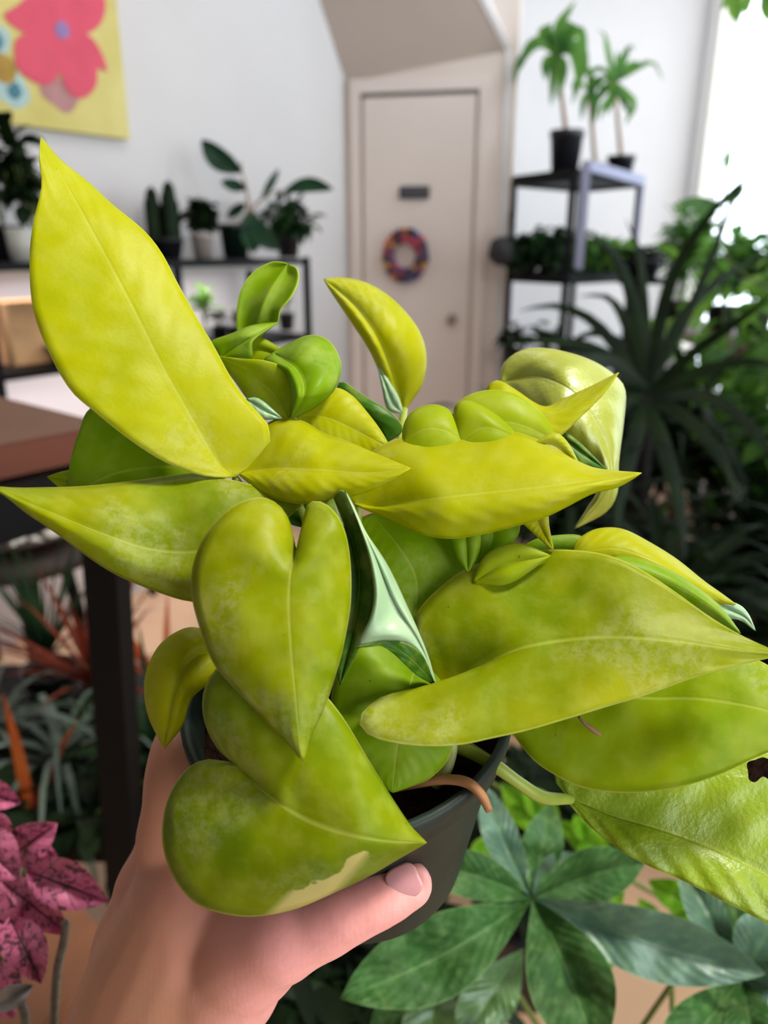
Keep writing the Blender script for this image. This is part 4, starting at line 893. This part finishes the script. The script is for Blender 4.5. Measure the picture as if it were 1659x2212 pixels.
# index finger along the left of the pot then curling behind it
limb([(405, 1960, .270), (372, 1830, .268), (368, 1720, .264), (372, 1640, .268), (400, 1575, .285), (470, 1525, .305), (545, 1500, .315)], [.017, .0125, .0094, .0084, .0080, .0075, .0066])
limb([(420, 2010, .285), (385, 1870, .292), (385, 1760, .302), (450, 1690, .325), (540, 1660, .338), (610, 1650, .340)], [.015, .012, .0095, .0085, .0078, .0066])
limb([(440, 2050, .296), (410, 1920, .305), (430, 1820, .320), (510, 1760, .338), (600, 1740, .345), (660, 1735, .344)], [.014, .0115, .0092, .0082, .0075, .0064])
limb([(455, 2090, .305), (440, 1980, .316), (480, 1890, .330), (560, 1840, .343), (640, 1830, .346)], [.0125, .010, .0080, .0072, .0058])
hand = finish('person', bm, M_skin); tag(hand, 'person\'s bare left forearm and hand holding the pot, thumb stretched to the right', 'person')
rm = hand.modifiers.new('skin_surface', 'REMESH'); rm.mode = 'VOXEL'; rm.voxel_size = .0011; rm.use_smooth_shade = True
sm = hand.modifiers.new('soft', 'SMOOTH'); sm.factor = .5; sm.iterations = 18
# thumbnail
nc = at(872, 1908, .2222)
nx = (at(910, 1903, .234)-at(838, 1937, .2345)).normalized(); nz = (-FW - nx*(-FW).dot(nx)).normalized(); nz = (nz + UP*.18).normalized(); ny = nz.cross(nx).normalized(); nz = nx.cross(ny)
bm = bmesh.new(); uvr = []
for i in range(13):
    row = []
    for j in range(13):
        a = (i/12*2-1); b = (j/12*2-1)
        X = a*.0050; Wd = .0050*max(.05, 1-abs(a)**3.2*.75)**.5; Y = b*Wd
        zc = -(Y*Y)/(2*.0082) - (a*a)*.0005
        row.append(bm.verts.new(nc + nx*X + ny*Y + nz*(zc+.0001)))
    uvr.append(row)
for i in range(12):
    for j in range(12): bm.faces.new((uvr[i][j], uvr[i][j+1], uvr[i+1][j+1], uvr[i+1][j]))
k = NT('fingernail'); nail = finish('fingernail', bm, k.out(k.bsdf(lin('E39C9C'), .22, .5, None, 0, Subsurface_Weight=.2)), hand)
s = nail.modifiers.new('t', 'SOLIDIFY'); s.thickness = .0005; s.offset = -1

# ------------------------------------------------------------------ money tree at lower right
def pachmat(name, c1, c2, rough=.4, wax=.08):
    return leafmat(name, c1, c2, rough=.55, trans=.15, scuff=.06, bumpy=.8, seed=12, rim='7FA868', veins=12, wax=wax)
MP1 = pachmat('money_tree_leaf', '36602C', '284C20', .5, 0.0); MP2 = pachmat('money_tree_leaf_greyish', '4C705C', '3F604E', .5, .05); MP3 = pachmat('money_tree_leaf_light', '4A7A2C', '3B6A22'); MP4 = leafmat('lime_vine_leaf', '6AA818', '4F8A14', seed=14, trans=.4, scuff=.05)
def autoleaf(base, tip, hw, d0, d1, bend=0, fold=.006, tilt=0.0, peak=.55, nv=30, seed=0, side=(1, 1)):
    b = Vector(base); t = Vector(tip); a = t-b; pr = Vector((-a.y, a.x)).normalized(); mid = []; L = []; R = []
    for i in range(11):
        s = i/10; c = b + a*s + pr*bend*math.sin(PI*s)
        w = hw*(math.sin(PI*s**(math.log(.5)/math.log(peak)))**.85 if 0 < s < 1 else 0)
        mid.append((c.x, c.y)); L.append((c.x+pr.x*w*side[0], c.y+pr.y*w*side[0])); R.append((c.x-pr.x*w*side[1], c.y-pr.y*w*side[1]))
    return D_(mid, L, R, (d0, (d0+d1)/2-.004, d1), eL=-fold+tilt, eR=-fold-tilt, cup=.001, nv=nv, nu=6, seed=seed, wav=.003)
mt = empty('money_tree', (.16, .42, .0)); tag(mt, 'money tree with large dark palmate leaves below the raised pothos', 'plant')
pot_parts(mt, (.20, .46, .32), .09, .15, M_pot)
Hb = (1150, 1940); DM = .47
for (t, hw, d1, m, bd, fd) in (((735, 2158), 92, .42, MP1, -18, .012), ((905, 1862), 52, .46, MP1, 8, .006), ((1040, 1690), 38, .52, MP2, -8, .006), ((1190, 1735), 45, .53, MP1, 0, .004), ((1395, 1862), 62, .50, MP1, -6, .01),
                               ((1655, 2105), 75, .44, MP2, 16, .010), ((1290, 2290), 92, .42, MP1, -10, .012), ((1240, 1840), 38, .52, MP2, 0, .006)):
    blade('leaflet', m, mt, [autoleaf(Hb, t, hw, DM, d1, bd, fd, .004)], 0)
H2 = (1603, 2112)
for (t, hw, m, d1, bd, b0) in (((1465, 1860), 40, MP2, .5, 0, H2), ((1575, 1850), 48, MP1, .52, 0, H2), ((1690, 1960), 70, MP2, .47, 0, H2), ((1430, 2330), 75, MP1, .42, 0, H2), ((1760, 2160), 70, MP2, .45, 0, H2), ((1640, 2330), 60, MP1, .42, 0, H2)):
    blade('leaflet', m, mt, [autoleaf(b0, t, hw, .475, d1, bd, .008, .002)], 0)
H3 = (1120, 2175)
for (b, t, hw, m, d0, d1) in ((((1130, 2050)), (990, 2260), 60, MP3, .54, .50), ((1060, 2060), (830, 2110), 50, MP1, .56, .54), ((960, 2090), (900, 2330), 60, MP3, .55, .52), ((880, 2080), (820, 2320), 45, MP1, .57, .54), ((1330, 2240), (1120, 2330), 40, MP1, .5, .48), ((1100, 2260), (940, 2240), 35, MP1, .5, .48), ((1180, 2000), (1260, 2120), 40, MP1, .55, .52)):
    blade('leaflet', m, mt, [autoleaf(b, t, hw, d0, d1, 0, .006, .002)], 0)
bs = bmesh.new()
for pts in ([(*Hb, DM+.002), (1165, 1985, .50), (1220, 2120, .56), (1250, 2330, .62)], [(*H2, .478), (1500, 2080, .53), (1400, 2200, .58), (1320, 2330, .62)], [(1050, 2060, .55), (1120, 2150, .58), (1230, 2330, .62)], [(1420, 2080, .60), (1330, 2070, .60), (1280, 2200, .60), (1260, 2330, .62)], [(940, 1860, .62), (1050, 1850, .62), (1120, 1900, .60)], [(1450, 2080, .6), (1455, 2330, .62)]):
    tube(bs, [at(*p) for p in pts], [.0022]*len(pts), 8)
finish('stem', bs, M_stem, mt)
bm = bmesh.new(); tube(bm, [at(1250, 2330, .62), (.205, .47, .60), (.20, .46, .44)], [.006, .010, .014], 10); finish('trunk', bm, M_trunk, mt)
bm = bmesh.new(); pd = empty('plant_stool', (.20, .46, 0)); tag(pd, 'dark stool under the money tree pot', 'stand')
lathe(bm, [(0, .29), (.13, .29), (.13, .318), (0, .318)], (.20, .46, 0)); finish('stool_top', bm, M_wood, pd)
for i in range(4):
    a = i*PI/2+.4; bm = bmesh.new(); tube(bm, [(.2+.09*math.cos(a), .46+.09*math.sin(a), .295), (.2+.12*math.cos(a), .46+.12*math.sin(a), 0)], [.012, .01], 8); finish('leg', bm, M_wood, pd)
# lime vine behind the money tree
vn = empty('lime_vine', at(1200, 1760, .66)); tag(vn, 'small bright lime-leaved vine behind the money tree leaves', 'plant')
for (b, t, hw) in (((1080, 1690), (1180, 1800), 36), ((1215, 1790), (1130, 1700), 30), ((1200, 1770), (1330, 1860), 30), ((1290, 1830), (1240, 1760), 24), ((1340, 1880), (1330, 1980), 14), ((1400, 1900), (1500, 1960), 32), ((1380, 1940), (1420, 2010), 24), ((1080, 1800), (1020, 1870), 30), ((1230, 1960), (1190, 1990), 14), ((1560, 1960), (1640, 2000), 30), ((1440, 1950), (1520, 2010), 26), ((1500, 2000), (1590, 1930), 24)):
    blade('leaf', MP4, vn, [autoleaf(b, t, hw, .66, .63, 0, .006, .003, nv=14)], 0)
bm = bmesh.new(); tube(bm, [at(1060, 1690, .67), at(1200, 1780, .67), at(1330, 1880, .67), at(1450, 1950, .68), at(1600, 2010, .7), (.36, .62, .5), (.36, .66, .13)], .0022, 6); finish('stem', bm, M_stem, vn)
root = empty('clay_pot', (.36, .68, 0)); tag(root, 'brown clay pot on the floor that the lime vine climbs from', 'pot'); pot_parts(root, (.36, .68, 0), .09, .16, M_terra)
bush('leafy_plant', 'dark leafy plant on the floor seen past the pot rim, under the thick green stem', 'plant', (.27, 1.12, 0), .1, .2, M_pot, 260, .17, .36, .09, .045, G_dark, None, lo=-.5, hi=1.0, stems=7)
# dark small plant under the thumb
random.seed(50)
bush('leafy_plant', 'dark small-leaved plant in the shade directly below the thumb', 'plant', (-.04, .56, .46), .08, .11, M_pot, 300, .17, .17, .07, .022, G_dark, None, lo=-.6, hi=1.0)
bm = bmesh.new(); box(bm, (-.04, .56, .23), (.22, .2, .46), None, .006); tag(finish('plant_crate', bm, M_black), 'black crate under the dark plant below the thumb', 'crate')

# ------------------------------------------------------------------ pink polka dot plant, bottom left
k = NT('pink_leaf'); uv = k.n('TexCoord').outputs['UV']; sp_ = k.n('SeparateXYZ'); k.put(sp_.inputs[0], uv); u, v = sp_.outputs[0], sp_.outputs[1]
a = k.math('ABSOLUTE', k.math('MULTIPLY', k.math('SUBTRACT', u, .5), 2.0)); ob = k.n('TexCoord').outputs['Object']
nz_ = k.noise(110, 5, ob); base = k.mix(k.ramp(nz_, .35, .6), lin('E486AE'), lin('CC6892'))
vein = k.ramp(k.math('ABSOLUTE', k.math('SINE', k.math('MULTIPLY', k.math('SUBTRACT', v, k.math('MULTIPLY', a, .2)), 19.0))), .30, .08)
vein = k.math('MULTIPLY', vein, k.ramp(k.noise(140, 4, ob, seed=3), .4, .6))
dk = k.math('MAXIMUM', k.math('MAXIMUM', k.ramp(a, .09, .03), vein), k.math('MULTIPLY', k.ramp(k.noise(190, 5, ob, .7, seed=4), .52, .58), .9))
c_ = k.mix(dk, base, lin('2A2326')); M_pink = k.out(k.bsdf(c_, .5, .35, k.bump(k.noise(200, 4, ob), .6, .001)))
pk = empty('polka_dot_plant', at(20, 2050, .40)); tag(pk, 'polka dot plant with pink leaves and dark green veins at the lower left', 'plant')
for (b, t, hw, d0, d1, f) in (((55, 1880), (234, 1948), 56, .385, .365, .008), ((10, 1860), (124, 1778), 44, .40, .385, .006), ((-60, 1700), (46, 1735), 34, .42, .41, .006), ((60, 1850), (132, 1872), 38, .40, .39, .004), ((20, 1980), (90, 2125), 52, .375, .36, .008),
                              ((-60, 1800), (40, 1900), 60, .39, .385, .004), ((0, 1900), (150, 2020), 46, .395, .38, .006), ((-60, 1960), (40, 2010), 60, .385, .38, .004), ((-40, 2080), (30, 2200), 60, .37, .36, .004), ((-30, 1760), (30, 1810), 26, .41, .40, .004)):
    blade('leaf', M_pink, pk, [autoleaf(b, t, hw, d0, d1, 0, f, .002, peak=.42, nv=24)], 0)
bs = bmesh.new()
for (x, y) in ((55, 1885), (15, 1862), (25, 1985), (5, 1905)): tube(bs, [at(x, y, .40), at(x*.4-10, 2080, .43), at(-20, 2240, .45)], [.0014]*3, 6)
finish('stem', bs, M_stem, pk)
ppos = at(-30, 2330, .42); bm = bmesh.new(); lathe(bm, [(0, -.09), (.035, -.09), (.045, 0), (.042, 0), (.033, -.085), (0, -.085)], ppos); finish('pot', bm, simple('pink_pot', 'B5606E', .5), pk)
bm = bmesh.new(); lathe(bm, [(0, -.008), (.043, -.01)], ppos); finish('soil', bm, M_soil, pk)
bm = bmesh.new(); patch_bm(bm, **autoleaf((-40, 2190), (72, 2128), 26, .345, .34, 0, .004, nv=16)); g = finish('silver_leaf', bm, simple('silver_grey_leaf', '9A9590', .45, .25, 120)); tag(g, 'small silver-grey leaf below the pink leaves at the bottom left corner', 'leaf')
# twisted cord
def rope(pts, R, name, label):
    q = catmull([at(*p) for p in pts], 90); bm = bmesh.new()
    for s in range(3):
        P3 = []
        for i, c in enumerate(q):
            t = (q[min(i+1, 90)]-q[max(i-1, 0)]).normalized(); a1 = t.cross(FW).normalized(); b1 = t.cross(a1); th = i*.95+s*2*PI/3
            P3.append(c + (a1*math.cos(th)+b1*math.sin(th))*R*.62)
        tube(bm, P3, R*.46, 6, True, 260)
    return tag(finish(name, bm, simple('grey_cord', '8A8A7A', .8, .2, 200)), label, 'cord')
rope([(142, 1992, .372), (138, 2030, .375), (122, 2110, .38), (112, 2300, .39)], .0021, 'twisted_cord', 'grey twisted cord hanging in front of the wooden board, longer piece')
rope([(46, 2168, .345), (54, 2200, .35), (58, 2300, .355)], .0019, 'twisted_cord', 'short grey twisted cord below the silver leaf at the bottom left')
# wooden board
q = [at(80, 1985, .50), at(168, 1955, .50), at(228, 2012, .47), at(96, 2260, .40), at(-60, 2260, .42)]
nn = (q[2]-q[0]).cross(q[3]-q[0]).normalized(); nn = -nn if nn.z > 0 else nn
q = [on_plane(x, y, q[0], Vector((0, 0, 1))) for x, y in ((60, 1985), (168, 1955), (228, 2012), (170, 2125), (60, 2240), (-80, 2260), (-80, 1985))]
bm = bmesh.new(); prism(bm, q, (0, 0, -.018)); wbd = empty('wooden_stand', (q[0].x, q[0].y, 0)); tag(wbd, 'brown wooden board stand under the pink plant', 'stand')
finish('board', bm, simple('brown_wood', '74492F', .6, .15, 20), wbd, False)
bm = bmesh.new(); box(bm, (q[4].x-.06, q[4].y+.02, (q[0].z-.018)/2), (.05, .05, q[0].z-.018)); finish('post', bm, M_black, wbd, False)
